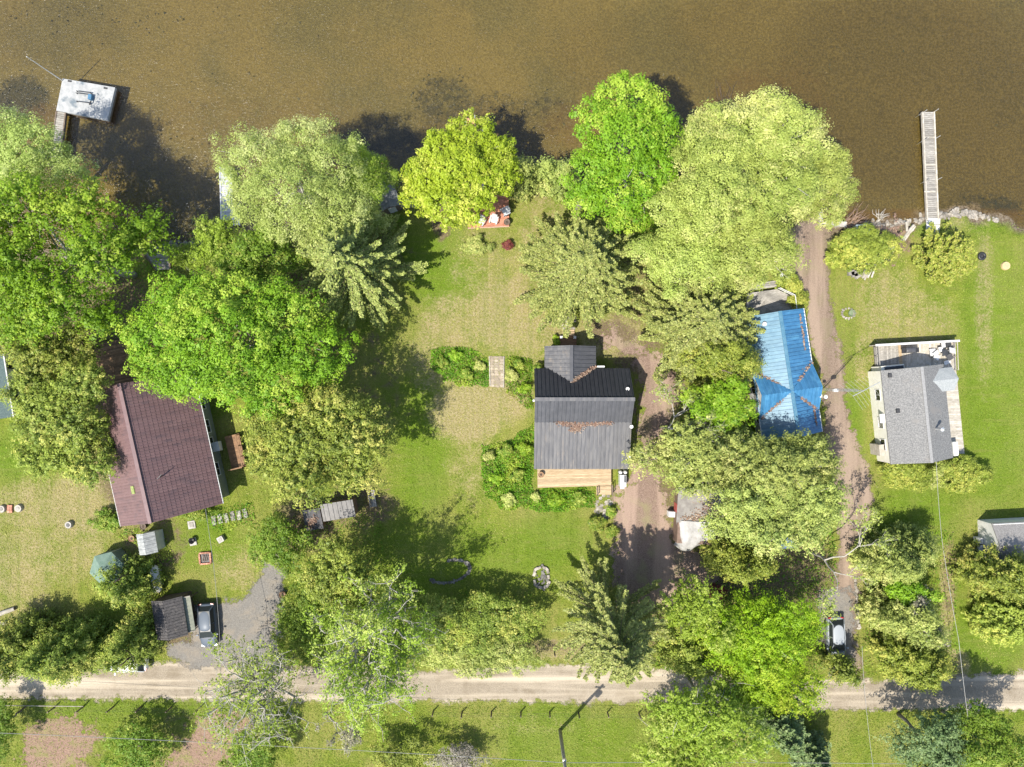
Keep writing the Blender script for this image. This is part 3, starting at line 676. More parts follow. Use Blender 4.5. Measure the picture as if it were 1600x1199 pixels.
grey_wood = mat('weathered_grey_wood', (.20,.185,.16), (.33,.31,.275), 2.5, .85, spec=.15, rand=.18, stretch=(1, 5, 1), bmp=.25)
pale_wood = mat('bleached_wood', (.31,.28,.225), (.44,.405,.35), 2.5, .85, spec=.15, rand=.15, bmp=.25)
dark_wood = mat('dark_wet_wood', (.10,.075,.055), (.17,.13,.10), 2.5, .8, rand=.15)
red_wood = mat('red_stained_wood', (.33,.125,.075), (.46,.215,.135), 2.5, .7, rand=.12, bmp=.2)
stain_wood = mat('orange_stained_wood', (.16,.085,.04), (.25,.14,.07), 2.5, .7, rand=.15)
concrete_m = mat('pale_concrete', (.30,.28,.25), (.44,.42,.38), 3, .9, spec=.15, bmp=.3, bscale=25, rand=.08)
dark_metal = mat('dark_metal', (.03,.03,.032), (.05,.05,.05), 4, .5, spec=.4)
alu_m = mat('dull_aluminium', (.50,.50,.49), (.60,.60,.59), 4, .4, metal=.6)
stone_m = mat('pale_stone', (.17,.15,.12), (.34,.31,.265), 3, .9, spec=.1, bmp=.4, rand=.25)
dkstone_m = mat('dark_stone', (.10,.095,.085), (.20,.19,.17), 3, .9, spec=.1, bmp=.4, rand=.3)
brick_m = mat('red_brick', (.33,.15,.10), (.45,.24,.17), 4, .9, spec=.1, rand=.25)
black_p = mat('black_plastic', (.02,.02,.022), (.035,.035,.035), 4, .45)
tarp_m = mat('white_tarp', (.27,.26,.245), (.37,.36,.34), 1.5, .6, spec=.3, c3=(.22,.20,.175), c3s=1.1, bmp=.6, bscale=4)
def litter(parent, pts, wid, n, seed, name='fallen_leaves'):
    """drift of fallen leaves lying along a polyline on a roof"""
    r = np.random.default_rng(seed); pts = [np.array(p, float) for p in pts]; seg = r.integers(0, len(pts)-1, n); t = r.random(n)
    A_ = np.array(pts)[seg]; B_ = np.array(pts)[seg+1]; C = A_+(B_-A_)*t[:, None]; C[:, :2] += r.normal(size=(n, 2))*wid*(.4+.6*r.random((n, 1))); C[:, 2] += r.uniform(.03, .1, n)
    o = crown_obj(name, cards(C, r.normal(size=(n, 3))*.4+np.array([0, 0, 1.]), r.uniform(.10, .22, n), .7, r), litter_m, parent); o['kind'] = 'stuff'; return o

# ---- red-roofed house
def red_house():
    c = (P(150, 621, 3)+P(196, 824, 3)+P(354.5, 786, 3)+P(310, 572, 3))/4
    o = thing('red_roof_house', 'long house with red-brown tile-profile metal roof, left of the lawn', 'house', (c.x-.45, c.y-.1, 0), R(12.6))
    W, L, he, hr = 5.1, 6.6, 3.0, 7.0
    ro, sl = gable_shell(o, W, L, he, hr, .45, sage_m, red_roof, ridge_m=red_roof)
    for s_ in (0, 1):
        roof_panels(ro, sl[s_], (0, 1, 0), Vector(sl[s_][3])-Vector(sl[s_][0]), .28, red_roof, rib=(.09, .04), course=.40)
    for s_ in (-1, 1): MB().tube([(s_*(W+.06), -L, he-.06), (s_*(W+.06), L, he-.06)], .065, 6).build('gutter', white_p, o)
    vp = MB().tube([(1.5, -2.6, 5.3), (1.5, -2.6, 6.5)], .06, 8).box((1.5, -2.6, 6.5), (.6, .06, .05), .6).build('vent_pipe', dark_metal, o)
    p = LP(o, 207.5, 766, 6.0); zz = hr-(hr-he)*abs(p.x)/W; MB().box((p.x, p.y, zz+.08), (.62, .75, .14), 0, 0, -math.atan2(4, 5.1) if p.x < 0 else math.atan2(4, 5.1)).build('skylight', mat('mossy_skylight', (.16,.20,.06), (.30,.32,.12), 4), ro)
    for y in (-3.2, -0.6, 1.2, 3.6): window(o, (W-.45+.03, y, 1.6), 1.3, 1.1, (1, 0), white_p, glass_m)
    for y in (-1.0,): MB().box((W-.12, y, 1.2), (.75, .95, .7)).build('air_conditioner', white_p, o)
    for x in (-2, 2): window(o, (x, -L+.42, 1.5), 1.2, 1.1, (0, -1), white_p, glass_m)
    # deck at the lake end, seen dark between the trees
    d = MB().box((-1.0, L+2.6, .28), (9.0, 5.3, .1)).build('deck', dark_wood, o)
    boards(d, [(-5.4, L+.1, .48), (3.4, L+.1, .48), (3.4, L+5.2, .48), (-5.4, L+5.2, .48)], 34, .05, mat('amber_deck', (.15,.085,.04), (.24,.145,.075), 2.5, .7, rand=.3))
    # side stoop with stained rails by the right wall
    q = LP(o, 366, 706, .8); s_ = MB().box((q.x, q.y, .35), (1.5, 3.4, .12)).build('side_porch', stain_wood, o)
    boards(s_, [(q.x-.75, q.y-1.7, .52), (q.x+.75, q.y-1.7, .52), (q.x+.75, q.y+1.7, .52), (q.x-.75, q.y+1.7, .52)], 16, .04, stain_wood)
    posts_rail(o, [(q.x-.7, q.y-1.7), (q.x+.75, q.y-1.7), (q.x+.75, q.y+1.6)], .95, stain_wood, 1.2, .5)
    return o
HOUSE_RED = red_house()

# ---- black-roofed cottage in the middle
def black_cottage():
    c = P(911, 640, 0); o = thing('dark_roof_cottage', 'cottage with charcoal ribbed metal roof and honey wood deck, centre of lawn', 'house', (c.x, c.y, 0), 0)
    q = lambda px, py, z: LP(o, px, py, z)
    x0, x1 = q(835, 600, 3.6).x, q(986.5, 600, 3.6).x
    yN, yR, yB, yS = q(0, 576, 2.7).y, q(0, 624, 5.4).y, q(0, 660, 3.75).y, q(0, 733, 2.5).y
    prof = [(yN, 2.7), (yR, 5.4), (yB, 3.75), (yS, 2.5)]
    wy = [(yN-.3, 0), (yN-.3, 2.75), (yR, 5.2), (yB, 3.55), (yS+.35, 2.4), (yS+.35, 0)]; v = []
    for x in (x0+.35, x1-.35): v += [(x, y, z) for y, z in wy]
    fix_normals(MB().add(v, [tuple(range(6)), tuple(range(6, 12))]+[(i, (i+1) % 6, (i+1) % 6+6, i+6) for i in range(6)]).build('wall', mat('grey_board_wall', (.24,.23,.21), (.30,.29,.27), 3), o))
    mb = MB()
    for (ya, za), (yb, zb) in zip(prof[:-1], prof[1:]): mb.slab([(x0, ya, za), (x1, ya, za), (x1, yb, zb), (x0, yb, zb)], .1)
    ro = fix_normals(mb.build('roof', black_roof, o))
    for i, m in enumerate((black_roof, grey_roof2, grey_roof)):  # north slope darker than south, its shade put into the metal colour
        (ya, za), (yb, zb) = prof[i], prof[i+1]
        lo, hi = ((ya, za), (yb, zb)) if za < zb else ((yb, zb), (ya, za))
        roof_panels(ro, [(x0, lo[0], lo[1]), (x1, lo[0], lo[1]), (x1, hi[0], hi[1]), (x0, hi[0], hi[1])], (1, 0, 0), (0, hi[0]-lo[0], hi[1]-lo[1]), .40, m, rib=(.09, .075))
    MB().box(((x0+x1)/2, yR, 5.45), (x1-x0+.06, .34, .06)).build('ridge_cap', grey_roof, ro)
    # north ell
    ex0, ex1 = q(851, 0, 2.5).x, q(931, 0, 2.5).x; xm = (ex0+ex1)/2; ye = q(0, 541, 2.5).y; hr = 3.95
    yv = lambda z: yN-(z-2.7)/(5.4-2.7)*(yN-yR)
    MB().add([(ex0+.3, ye-.3, 0), (ex1-.3, ye-.3, 0), (ex1-.3, ye-.3, 2.55), (xm, ye-.3, 3.75), (ex0+.3, ye-.3, 2.55), (ex0+.3, yN-.5, 0), (ex1-.3, yN-.5, 0), (ex1-.3, yN-.5, 2.5), (xm, yN-.5, 2.6), (ex0+.3, yN-.5, 2.5)], [(0, 1, 2, 3, 4), (0, 4, 9, 5), (1, 6, 7, 2)]).build('ell_wall', MATS['grey_board_wall'], o)
    eb = MB()
    for xe in (ex0, ex1):
        s_ = [(xe, ye, 2.5), (xe, yN+.02, 2.5), (xm, yv(hr)+.02, hr), (xm, ye, hr)]; eb.slab(s_ if xe == ex0 else s_[::-1], .1)
    er = fix_normals(eb.build('ell_roof', grey_roof2, o))
    for xe in (ex0, ex1):
        roof_panels(er, [(xe, ye, 2.5), (xe, yN+.02, 2.5), (xm, yv(hr)+.02, hr), (xm, ye, hr)], (0, 1, 0), (xm-xe, 0, hr-2.5), .40, grey_roof if xe == ex0 else grey_roof2, rib=(.075, .05))  # west ell slope paler than east, sun side painted by the metal choice
    MB().box((xm, (ye+yv(hr))/2, hr+.06), (.32, ye-yv(hr), .05)).build('ridge_cap', grey_roof2, er)
    litter(o, [(xm+.1, yv(hr)+.05, hr+.03), (ex1-.1, yN+.15, 2.62)], .12, 420, 31)
    litter(o, [(x0+2.2, yB, 3.8), (x0+4.5, yB-.25, 3.72), (x1-1.8, yB, 3.8)], .17, 520, 32)
    litter(o, [(x0+3.6, yB-.7, 3.6), (x0+4.4, yB-.5, 3.65)], .25, 160, 33)
    for px, py, z in ((980.5, 608, 4.6), (986.5, 667, 3.8), (983, 715, 2.9)):
        p = q(px, py, z); d = MB().tube([(p.x, p.y, z-.7), (p.x, p.y, z)], .03, 6).lathe([(.02, -.02), (.10, .02), (.18, .08)], 14, (p.x, p.y, z)).build('satellite_dish', white_p, o)
    p = q(834, 626, 4.9); MB().lathe([(.05, -.3), (.12, -.1), (.12, .2), (.05, .25)], 12, (p.x, p.y, 5.0)).build('vent_cap', white_p, o)
    p = q(939, 573, 2.8); MB().box((p.x, p.y, 2.72), (.72, .16, .14)).build('gutter_box', trim_m, o)
    # south deck of honey boards with a step and rails
    z = .62; dk = MB().box(((q(839, 0, z).x+q(955, 0, z).x)/2, (q(0, 728, z).y+q(0, 760, z).y)/2, z-.12), (7.2, 1.8, .12)).build('deck', new_wood, o)
    boards(dk, [q(839.5, 728, z), q(955, 728, z), q(955, 759, z), q(840, 762.5, z)], 15, .05, new_wood)
    st = MB().box(tuple(q(943.5, 766, .2)), (1.4, .8, .16)).build('step', new_wood, o)
    boards(st, [q(932, 760, .4), q(955, 760, .4), q(955, 773, .4), q(932, 773, .4)], 6, .05, new_wood)
    posts_rail(o, [q(932.5, 760, 0)[:2], q(932.5, 772, 0)[:2]], .85, dark_wood, 1, .1, r=.03); posts_rail(o, [q(955, 757, 0)[:2], q(955, 772, 0)[:2]], .85, dark_wood, 1, .1, r=.03)
    # lake-side stoop
    z = .55; ld = MB().box(tuple(q(887.5, 532, .4)), (1.7, .95, .12)).build('entry_deck', stain_wood, o)
    boards(ld, [q(874, 526, z), q(901, 526, z), q(901, 541, z), q(874, 541, z)], 7, .05, stain_wood)
    for i in range(3): MB().box(tuple(q(888, 524-i*3.4, .38-.13*i)), (1.25, .24, .06)).build('step', new_wood, o)
    for px in (877, 898): MB().box(tuple(q(px, 527.5, .75)), (.26, .26, .5)).build('post', white_p, o)
    for x in (x0+1.6, x0+4.4, x1-1.4): window(o, (x, yS+.33, 1.5), 1.1, 1.0, (0, -1), white_p, glass_m)
    return o
COTTAGE = black_cottage()

# ---- blue-roofed cottage with a cross gable
def blue_cottage():
    he, hr, W, L = 2.6, 4.15, 2.95, 6.15
    c = (P(1219, 489, hr)+P(1248, 681, hr))/2; o = thing('blue_roof_cottage', 'narrow cottage with bright blue ribbed metal roof and crossing gables beside the lane', 'house', (c.x, c.y, 0), R(8.6))
    ro, sl = gable_shell(o, W, L, he, hr, .28, white_p, blue_roof, ridge_m=blue_pale)
    yc = LP(o, 1237, 611, hr).y; hw = 2.38
    for i, s_ in enumerate((-1, 1)):
        roof_panels(ro, sl[i], (0, 1, 0), Vector(sl[i][3])-Vector(sl[i][0]), .36, blue_pale if s_ < 0 else blue_roof, rib=(.09, .06))
    cb = MB(); tri = []
    for s_ in (-1, 1):
        for t in (-1, 1):
            T = [Vector((0, yc, hr+.06)), Vector((s_*(W+.02), yc, hr+.06)), Vector((s_*(W+.02), yc+t*hw, he+.06))]; tri.append((T, s_, t))
            cb.slab(T if s_*t > 0 else T[::-1], .05)
    cr_ = fix_normals(cb.build('cross_gable_roof', blue_roof, o))
    for T, s_, t in tri: roof_panels(cr_, T, (1, 0, 0), (0, -t*hw, hr-he), .36, blue_roof, rib=(.08, .05))
    for s_ in (-1, 1):
        MB().add([(s_*(W-.12), yc-hw+.1, he-.1), (s_*(W-.12), yc+hw-.1, he-.1), (s_*(W-.12), yc, hr-.08), (s_*(W-.30), yc-hw+.1, he-.1), (s_*(W-.30), yc+hw-.1, he-.1), (s_*(W-.30), yc, hr-.08)], [(0, 1, 2), (5, 4, 3), (0, 2, 5, 3), (2, 1, 4, 5), (1, 0, 3, 4)]).build('gable_wall', white_p, o)
        MB().box((s_*(W+.04), (yc+hw+L)/2, he-.02), (.08, L-yc-hw, .12)).build('fascia', white_p, o)
        MB().box((s_*(W+.04), (yc-hw-L)/2, he-.02), (.08, L+yc-hw, .12)).build('fascia', white_p, o)
        for t in (-1, 1): litter(o, [(s_*.9, yc+t*hw*.33, hr-.42), (s_*(W-.1), yc+t*hw*.97, he+.12)], .13, 110, 40+s_+3*t)
    for x, y0_, y1_ in ((2.35, 2.0, 5.6), (2.35, -5.4, -3.6)): litter(o, [(x, y0_, hr-(hr-he)*x/W+.03), (x, y1_, hr-(hr-he)*x/W+.03)], .06, 110, 50+int(y0_))
    for y in (-4, -1, 3.5): window(o, (W-.26, y, 1.4), 1.0, .95, (1, 0), white_p, glass_m); window(o, (-W+.26, y, 1.4), 1.0, .95, (-1, 0), white_p, glass_m)
    p = LP(o, 1192.5, 507, 3.3); MB().lathe([(.16, -.3), (.16, .2), (.22, .24), (.2, .3)], 12, (p.x, p.y, 3.45)).build('vent_cap', white_p, o)
    for px, py in ((1280.5, 618.5), (1289, 620.5)): p = LP(o, px, py, 3.4); MB().tube([(p.x-.3, p.y, 2.9), (p.x, p.y, 3.5)], .025, 5).lathe([(.02, 0), (.12, .03), (.19, .09)], 12, (p.x, p.y, 3.5)).build('satellite_dish', white_p, o)
    # lakeside deck with chevron boards, steps and a white rail
    z = .7; q = lambda px, py: LP(o, px, py, z); A0, B0, C0, D0 = q(1168, 458), q(1192, 455.5), q(1200, 500), q(1164, 500); E0, F0, G0 = q(1214, 452), q(1237, 463), q(1241, 497)
    dk = MB().prism([A0[:2], E0[:2], F0[:2], G0[:2], D0[:2]], .5, z-.06).build('deck', grey_wood, o)
    def strips(poly, d, step):
        u = Vector((-d[1], d[0], 0)); poly = [Vector((*p[:2], z)) for p in poly]; a0 = min(p.dot(u) for p in poly); a1 = max(p.dot(u) for p in poly); n = int((a1-a0)/step)
        for i in range(n+1):
            s_ = clip(clip(poly, u, a0+i*step+.006), -u, -(a0+(i+1)*step-.006))
            if len(s_) >= 3: fix_normals(MB().slab(s_, .045).build('board', grey_wood, dk))
    strips([A0, B0, C0, D0], (math.cos(.85), math.sin(.85)), .17); strips([B0, E0, F0, G0, C0], (math.cos(-.62), math.sin(-.62)), .17)
    for i in range(3): MB().box(tuple(LP(o, 1192-.6*i, 449.5-i*3.2, .5-.15*i)), (2.9, .22, .06), -.02).build('step', grey_wood, o)
    posts_rail(o, [E0[:2], q(1218, 447)[:2]], .8, grey_wood, 1.4, z-.6, r=.025); posts_rail(o, [E0[:2], F0[:2], G0[:2]], .85, white_p, 1.0, z, r=.025)
    return o
BLUE = blue_cottage()

# ---- white cottage with grey shingles
def white_cottage():
    he, hr, W, L = 2.64, 4.2, 3.1, 4.65
    c = (P(1440, 577, hr)+P(1456, 720, hr))/2; o = thing('grey_shingle_cottage', 'white-walled cottage with grey shingle roof and wrap-around deck on the right lawn', 'house', (c.x, c.y, 0), R(6.0))
    ro, sl = gable_shell(o, W, L, he, hr, .06, siding_m, shingle_m)
    MB().box((0, 0, hr+.02), (.30, 2*L, .04)).build('ridge_cap', mat('pale_ridge', (.20,.197,.19), (.26,.255,.248), 6, .9), ro)
    q = lambda px, py, z=0.: LP(o, px, py, z)
    for py in (604, 641): p = q(1393 if py < 620 else 1404, 587 if py < 620 else 642.5, 3.3); zz = hr-(hr-he)*abs(p.x)/W; MB().box((p.x, p.y, zz+.08), (.34, .38, .16)).build('roof_vent', dark_metal, o)
    p = q(1461, 670, 3.6); MB().tube([(p.x, p.y, 3.2), (p.x, p.y, 4.7)], .12, 10).lathe([(.2, 0), (.2, .12), (.05, .22)], 10, (p.x, p.y, 4.7)).build('chimney_pipe', alu_m, o)
    for y in (-2.8, -.6, 2.2): window(o, (-W+.05, y, 1.5), 1.1, .9, (-1, 0), white_p, glass_m)
    MB().box((-W+.1-.26, -.1, 2.28), (.5, .9, .08)).build('awning', white_p, o)
    MB().box((-W-.28, -3.3, .9), (.5, 1.1, 1.8)).build('utility_box', pale_wood, o)
    # little porch roof on the east side
    pr = MB(); x0, x1, yc = 1.3, 4.0, q(1475, 596, 3).y+.15
    for t in (-1, 1):
        s_ = [(x0-.5, yc, 3.55), (x1, yc, 3.35), (x1-.15, yc+t*1.15, 2.75), (x0+1.0, yc+t*1.15, 2.95)]; pr.slab(s_ if t < 0 else s_[::-1], .09)
    fix_normals(pr.build('porch_roof', mat('blue_grey_shingle', (.22,.235,.235), (.31,.32,.315), 9, .9, bmp=.4), o))
    # north deck (two levels of grey) and east walk of pale boards
    z = .55; qa = [q(1366.5, 541, z), q(1403, 536, z), q(1403, 586, z), q(1370, 586, z)]; qb = [q(1403.5, 535.5, z), q(1493, 532, z), q(1494, 586, z), q(1403.5, 586, z)]
    dk = MB().prism([v[:2] for v in (qa[0], qb[1], qb[2], qa[3])], .3, z-.06).build('deck', grey_wood, o)
    boards(dk, qa, 12, .05, grey_wood, axis=1); boards(dk, qb, 28, .05, pale_wood, axis=1)
    MB().slab([q(1403, 535, z+.02), q(1407.5, 535, z+.02), q(1412, 586, z+.02), q(1407, 586, z+.02)], .05).build('threshold_board', new_wood, dk)
    bl = MB(); a, b_ = q(1366, 540, 1.1), q(1495.5, 533, 1.1); m_ = (a+b_)/2; bl.box((m_.x, m_.y, .75), ((b_-a).length, .10, 1.3), math.atan2((b_-a).y, (b_-a).x)); bl.build('privacy_wall', pale_wood, o)
    MB().box((m_.x, m_.y, 1.43), ((b_-a).length+.1, .2, .05), math.atan2((b_-a).y, (b_-a).x)).build('wall_cap', white_p, o)
    posts_rail(o, [q(1492, 536, .9)[:2], q(1493.5, 578, .9)[:2]], .75, pale_wood, 1.2, .5, r=.03)
    we = [q(1478, 578, .45), q(1494, 578, .45), q(1507, 709, .45), q(1482, 709, .45)]
    wk = MB().prism([v[:2] for v in we], .2, .38).build('side_walk', pale_wood, o); boards(wk, we, 46, .05, pale_wood)
    posts_rail(o, [q(1367.5, 543, .8)[:2], q(1371.5, 586, .8)[:2]], .85, grey_wood, 1.0, .5, r=.03)
    pb = q(1389, 579, 1.2); MB().box((pb.x, pb.y, 1.0), (2.3, 1.0, 1.9)).build('entry_box', siding_m, o)
    MB().box((pb.x+.1, pb.y, 2.0), (1.9, .8, .06)).build('entry_skylight', glass_m, o)
    p = q(1489, 701, .9); MB().box((p.x, p.y, .9), (.5, 1.4, .9)).build('meter_cabinet', trim_m, o)
    return o
WHITE = white_cottage()

# ---- shed cut by the right edge
def edge_shed():
    c = P(1604, 851, 3.2); o = thing('garden_shed', 'white shed with brown-grey shingle roof cut by the right edge', 'shed', (c.x+.3, c.y, 0), R(3+90))
    ro, sl = gable_shell(o, 2.0, 2.9, 2.2, 3.2, .06, white_p, mat('brown_grey_shingle', (.17,.16,.15), (.27,.255,.24), 9, .9, bmp=.4))
    p = LP(o, 1529, 850, .5)
    for d in (-.38, .38): MB().box((p.x+d, p.y, .5), (.62, .5, .75)).build('air_conditioner', white_p, o)
    MB().box((0, 2.86, 1.0), (.8, .06, 1.9)).build('door', trim_m, o); MB().tube([(1.9, -2.8, 2.25), (1.9, 2.8, 2.25)], .05, 6).build('gutter', white_p, o)
    window(o, (-1.95, 0, 1.4), .9, .8, (-1, 0), white_p, glass_m)
edge_shed()
def teal_house():
    c = P(-45, 600, 3); o = thing('teal_roof_house', 'house with grey-teal shingle roof cut by the left edge', 'house', (c.x-.4, c.y, 0), R(9))
    m = mat('teal_shingle', (.085,.125,.12), (.14,.185,.175), 8, .9, bmp=.4)
    ro, sl = gable_shell(o, 3.7, 3.9, 2.7, 4.6, .35, siding_m, m, ridge_m=m)
    MB().box((3.76, 0, 2.66), (.1, 7.8, .12)).build('gutter', white_p, o); MB().box((0, -3.93, 2.72), (.1, .06, .2)).build('fascia', white_p, o)
    for y in (-1.5, 1.5): window(o, (3.37, y, 1.5), 1.1, 1.0, (1, 0), white_p, glass_m)
teal_house()

# ---- small sheds
def small_shed(name, label, px, py, W, L, he, hr, rz, wall, roof, panel=None, door=True, ridge=None, pane=None):
    c = P(px, py, (he+hr)/2); o = thing(name, label, 'shed', (c.x, c.y, 0), R(rz), 'small garden sheds')
    ro, sl = gable_shell(o, W, L, he, hr, .12, wall, roof, t=.06)
    if panel:
        for s_ in (0, 1): roof_panels(ro, sl[s_], (0, 1, 0), Vector(sl[s_][3])-Vector(sl[s_][0]), panel, roof, rib=(.05, .035))
    if ridge: MB().box((0, 0, hr+.05), (.22, 2*L, .04)).build('ridge_cap', ridge, ro)
    if door: MB().box((0, -L+.10, (he-.25)/2), (.75, .06, he-.35)).build('door', trim_m, o)
    return o
def flat_shed(name, label, px, py, w, l, h, rz, wall, roof, step=.45, slope=.25):
    c = P(px, py, h); o = thing(name, label, 'shed', (c.x, c.y, 0), R(rz), 'small garden sheds')
    MB().box((0, 0, (h-.2)/2), (w-.25, l-.25, h-.2)).build('wall', wall, o)
    q = [(-w/2, -l/2, h-slope/2), (w/2, -l/2, h-slope/2), (w/2, l/2, h+slope/2), (-w/2, l/2, h+slope/2)]
    ro = fix_normals(MB().slab(q, .08).build('roof', roof, o)); roof_panels(ro, q, (1, 0, 0), (0, l, slope), step, roof, rib=(.06, .05))
    MB().box((0, -l/2+.12, .85), (.8, .05, 1.6)).build('door', dark_wood, o); return o
flat_shed('lean_to_shed', 'low shed with grey ribbed roof under the dark cedars', 528, 798, 3.25, 1.75, 2.1, 9, brown_w, mat('ribbed_grey_brown', (.12,.115,.11), (.17,.16,.15), 2, .6, rand=.08))
s_ = flat_shed('storage_box', 'smaller dark flat-roofed shed strewn with rust-red leaves', 489, 812, 1.75, 2.1, 1.9, 9, brown_w, mat('dark_felt', (.05,.05,.055), (.09,.085,.085), 3, .8), step=.9)
litter(s_, [(-.5, -.6, 1.85), (.2, .1, 1.95)], .22, 190, 61)
small_shed('plastic_shed', 'pale corrugated shed at the red roof house corner', 228, 850, .92, 1.05, 1.8, 2.3, 10, mat('pale_plastic', (.42,.43,.41), (.52,.53,.50), 2), mat('pale_sheet', (.22,.23,.225), (.36,.37,.355), 2, .6, c3=(.12,.135,.125), c3s=1.2), .35)
sh = small_shed('tool_shed', 'dark weathered shed beside the silver car', 262, 968, 1.55, 1.95, 2.2, 3.0, 9, dark_wood, mat('charred_shingle', (.045,.042,.042), (.10,.092,.088), 5, .9, bmp=.5, c3=(.17,.15,.13), c3s=.9, c3lo=.56), .30)
p = LP(sh, 290, 958, 1.6); MB().slab([(1.2, -1.75, 2.05), (2.1, -1.75, 1.75), (2.1, 1.75, 1.75), (1.2, 1.75, 2.05)], .05).build('side_roof', mat('green_grey_sheet', (.16,.17,.13), (.22,.225,.17), 3), sh)
for y in (-1.75, 1.75): MB().tube([(1.2, y, 2.1), (2.12, y, 1.8)], .05, 5).build('roof_edge', pale_wood, sh)
for y in (-1.6, 1.6): MB().tube([(2.05, y, 0), (2.05, y, 1.7)], .06, 6).build('post', dark_wood, sh)
small_shed('boathouse', 'small grey-roofed boathouse half hidden by the willow at the shore', 604, 304, 1.0, 1.35, 2.0, 2.5, 18, dark_wood, mat('grey_slate', (.15,.155,.16), (.23,.235,.235), 6, .8, bmp=.4), .3)
# tarp-covered camper
def camper():
    c = P(1093, 806, 2.2); o = thing('tarp_covered_camper', 'camper with brown leaf-strewn roof and white tarp over its end, by the driveway', 'camper', (c.x, c.y, 0), R(-3))
    MB().box((0, -.25, 1.25), (4.2, 5.2, 1.8)).build('body', mat('brown_side', (.13,.085,.06), (.18,.12,.09), 3), o)
    rf = MB().slab([(-2.3, -.75, 2.35), (2.3, -.75, 2.35), (2.3, 2.7, 2.5), (-2.3, 2.7, 2.5)], .1).build('roof', mat('tan_felt_roof', (.17,.155,.14), (.25,.235,.21), 1.5, .85, c3=(.20,.14,.10), c3s=.8), o)
    litter(o, [(-1.6, -.3, 2.38), (2.0, .2, 2.4)], .35, 160, 71); litter(o, [(.2, .8, 2.42), (1.9, 1.0, 2.43)], .5, 120, 72)
    # tarp: draped grid
    n, mrow = 15, 9; v = []
    for j in range(mrow):
        for i in range(n):
            u, t = i/(n-1), j/(mrow-1); x = -2.15+4.3*u; y = -.55-t*(2.9+.45*math.sin(u*6)); edge = max(0, t-.66)/.34; ex = max(0, abs(u-.5)*2-.8)/.2
            z = 2.47-.22*t-1.25*edge**1.5-.75*ex**2+.10*math.sin(u*23+t*5)*(.3+t)+.06*math.sin(t*17+u*3); v.append((x*(1-.12*t), y, max(.12, z)))
    MB().add(v, [(j*n+i, j*n+i+1, (j+1)*n+i+1, (j+1)*n+i) for j in range(mrow-1) for i in range(n-1)]).build('tarp', tarp_m, o, True)
    for x in (-1.6, 1.6): MB().tube([(x, -.3, .33), (x+.22, -.3, .33)], .33, 14).build('wheel', black_p, o)
    p = LP(o, 1048.5, 803, .5); MB().box((p.x, p.y, .45), (.62, .55, .9)).build('steps_box', trim_m, o); MB().box((p.x+.35, p.y+.75, .9), (.10, .9, 1.2)).build('red_panel', mat('faded_red', (.30,.06,.05), (.36,.09,.07), 3), o)
camper()
# ------------------------------------------------------------------ cars
def car_paint(name, c):
    m, nt, b = new_mat(name); b.inputs['Base Color'].default_value = (*c, 1); b.inputs['Metallic'].default_value = .15; b.inputs['Roughness'].default_value = .55; b.inputs['Specular IOR Level'].default_value = .2; b.inputs['Coat Weight'].default_value = .05; b.inputs['Coat Roughness'].default_value = .25
    return m
def loft(secs, m, name, parent, smooth=True, sub=1):
    """secs: list of rings (same count) along the length"""
    k = len(secs[0]); mb = MB(); v = [p for s_ in secs for p in s_]
    f = [(i*k+j, i*k+(j+1) % k, (i+1)*k+(j+1) % k, (i+1)*k+j) for i in range(len(secs)-1) for j in range(k)]
    f += [tuple(range(k))[::-1], tuple((len(secs)-1)*k+j for j in range(k))]
    mb.add(v, f); o = fix_normals(mb.build(name, m, parent, smooth))
    if sub: md = o.modifiers.new('sub', 'SUBSURF'); md.levels = sub; md.render_levels = sub+1
    return o
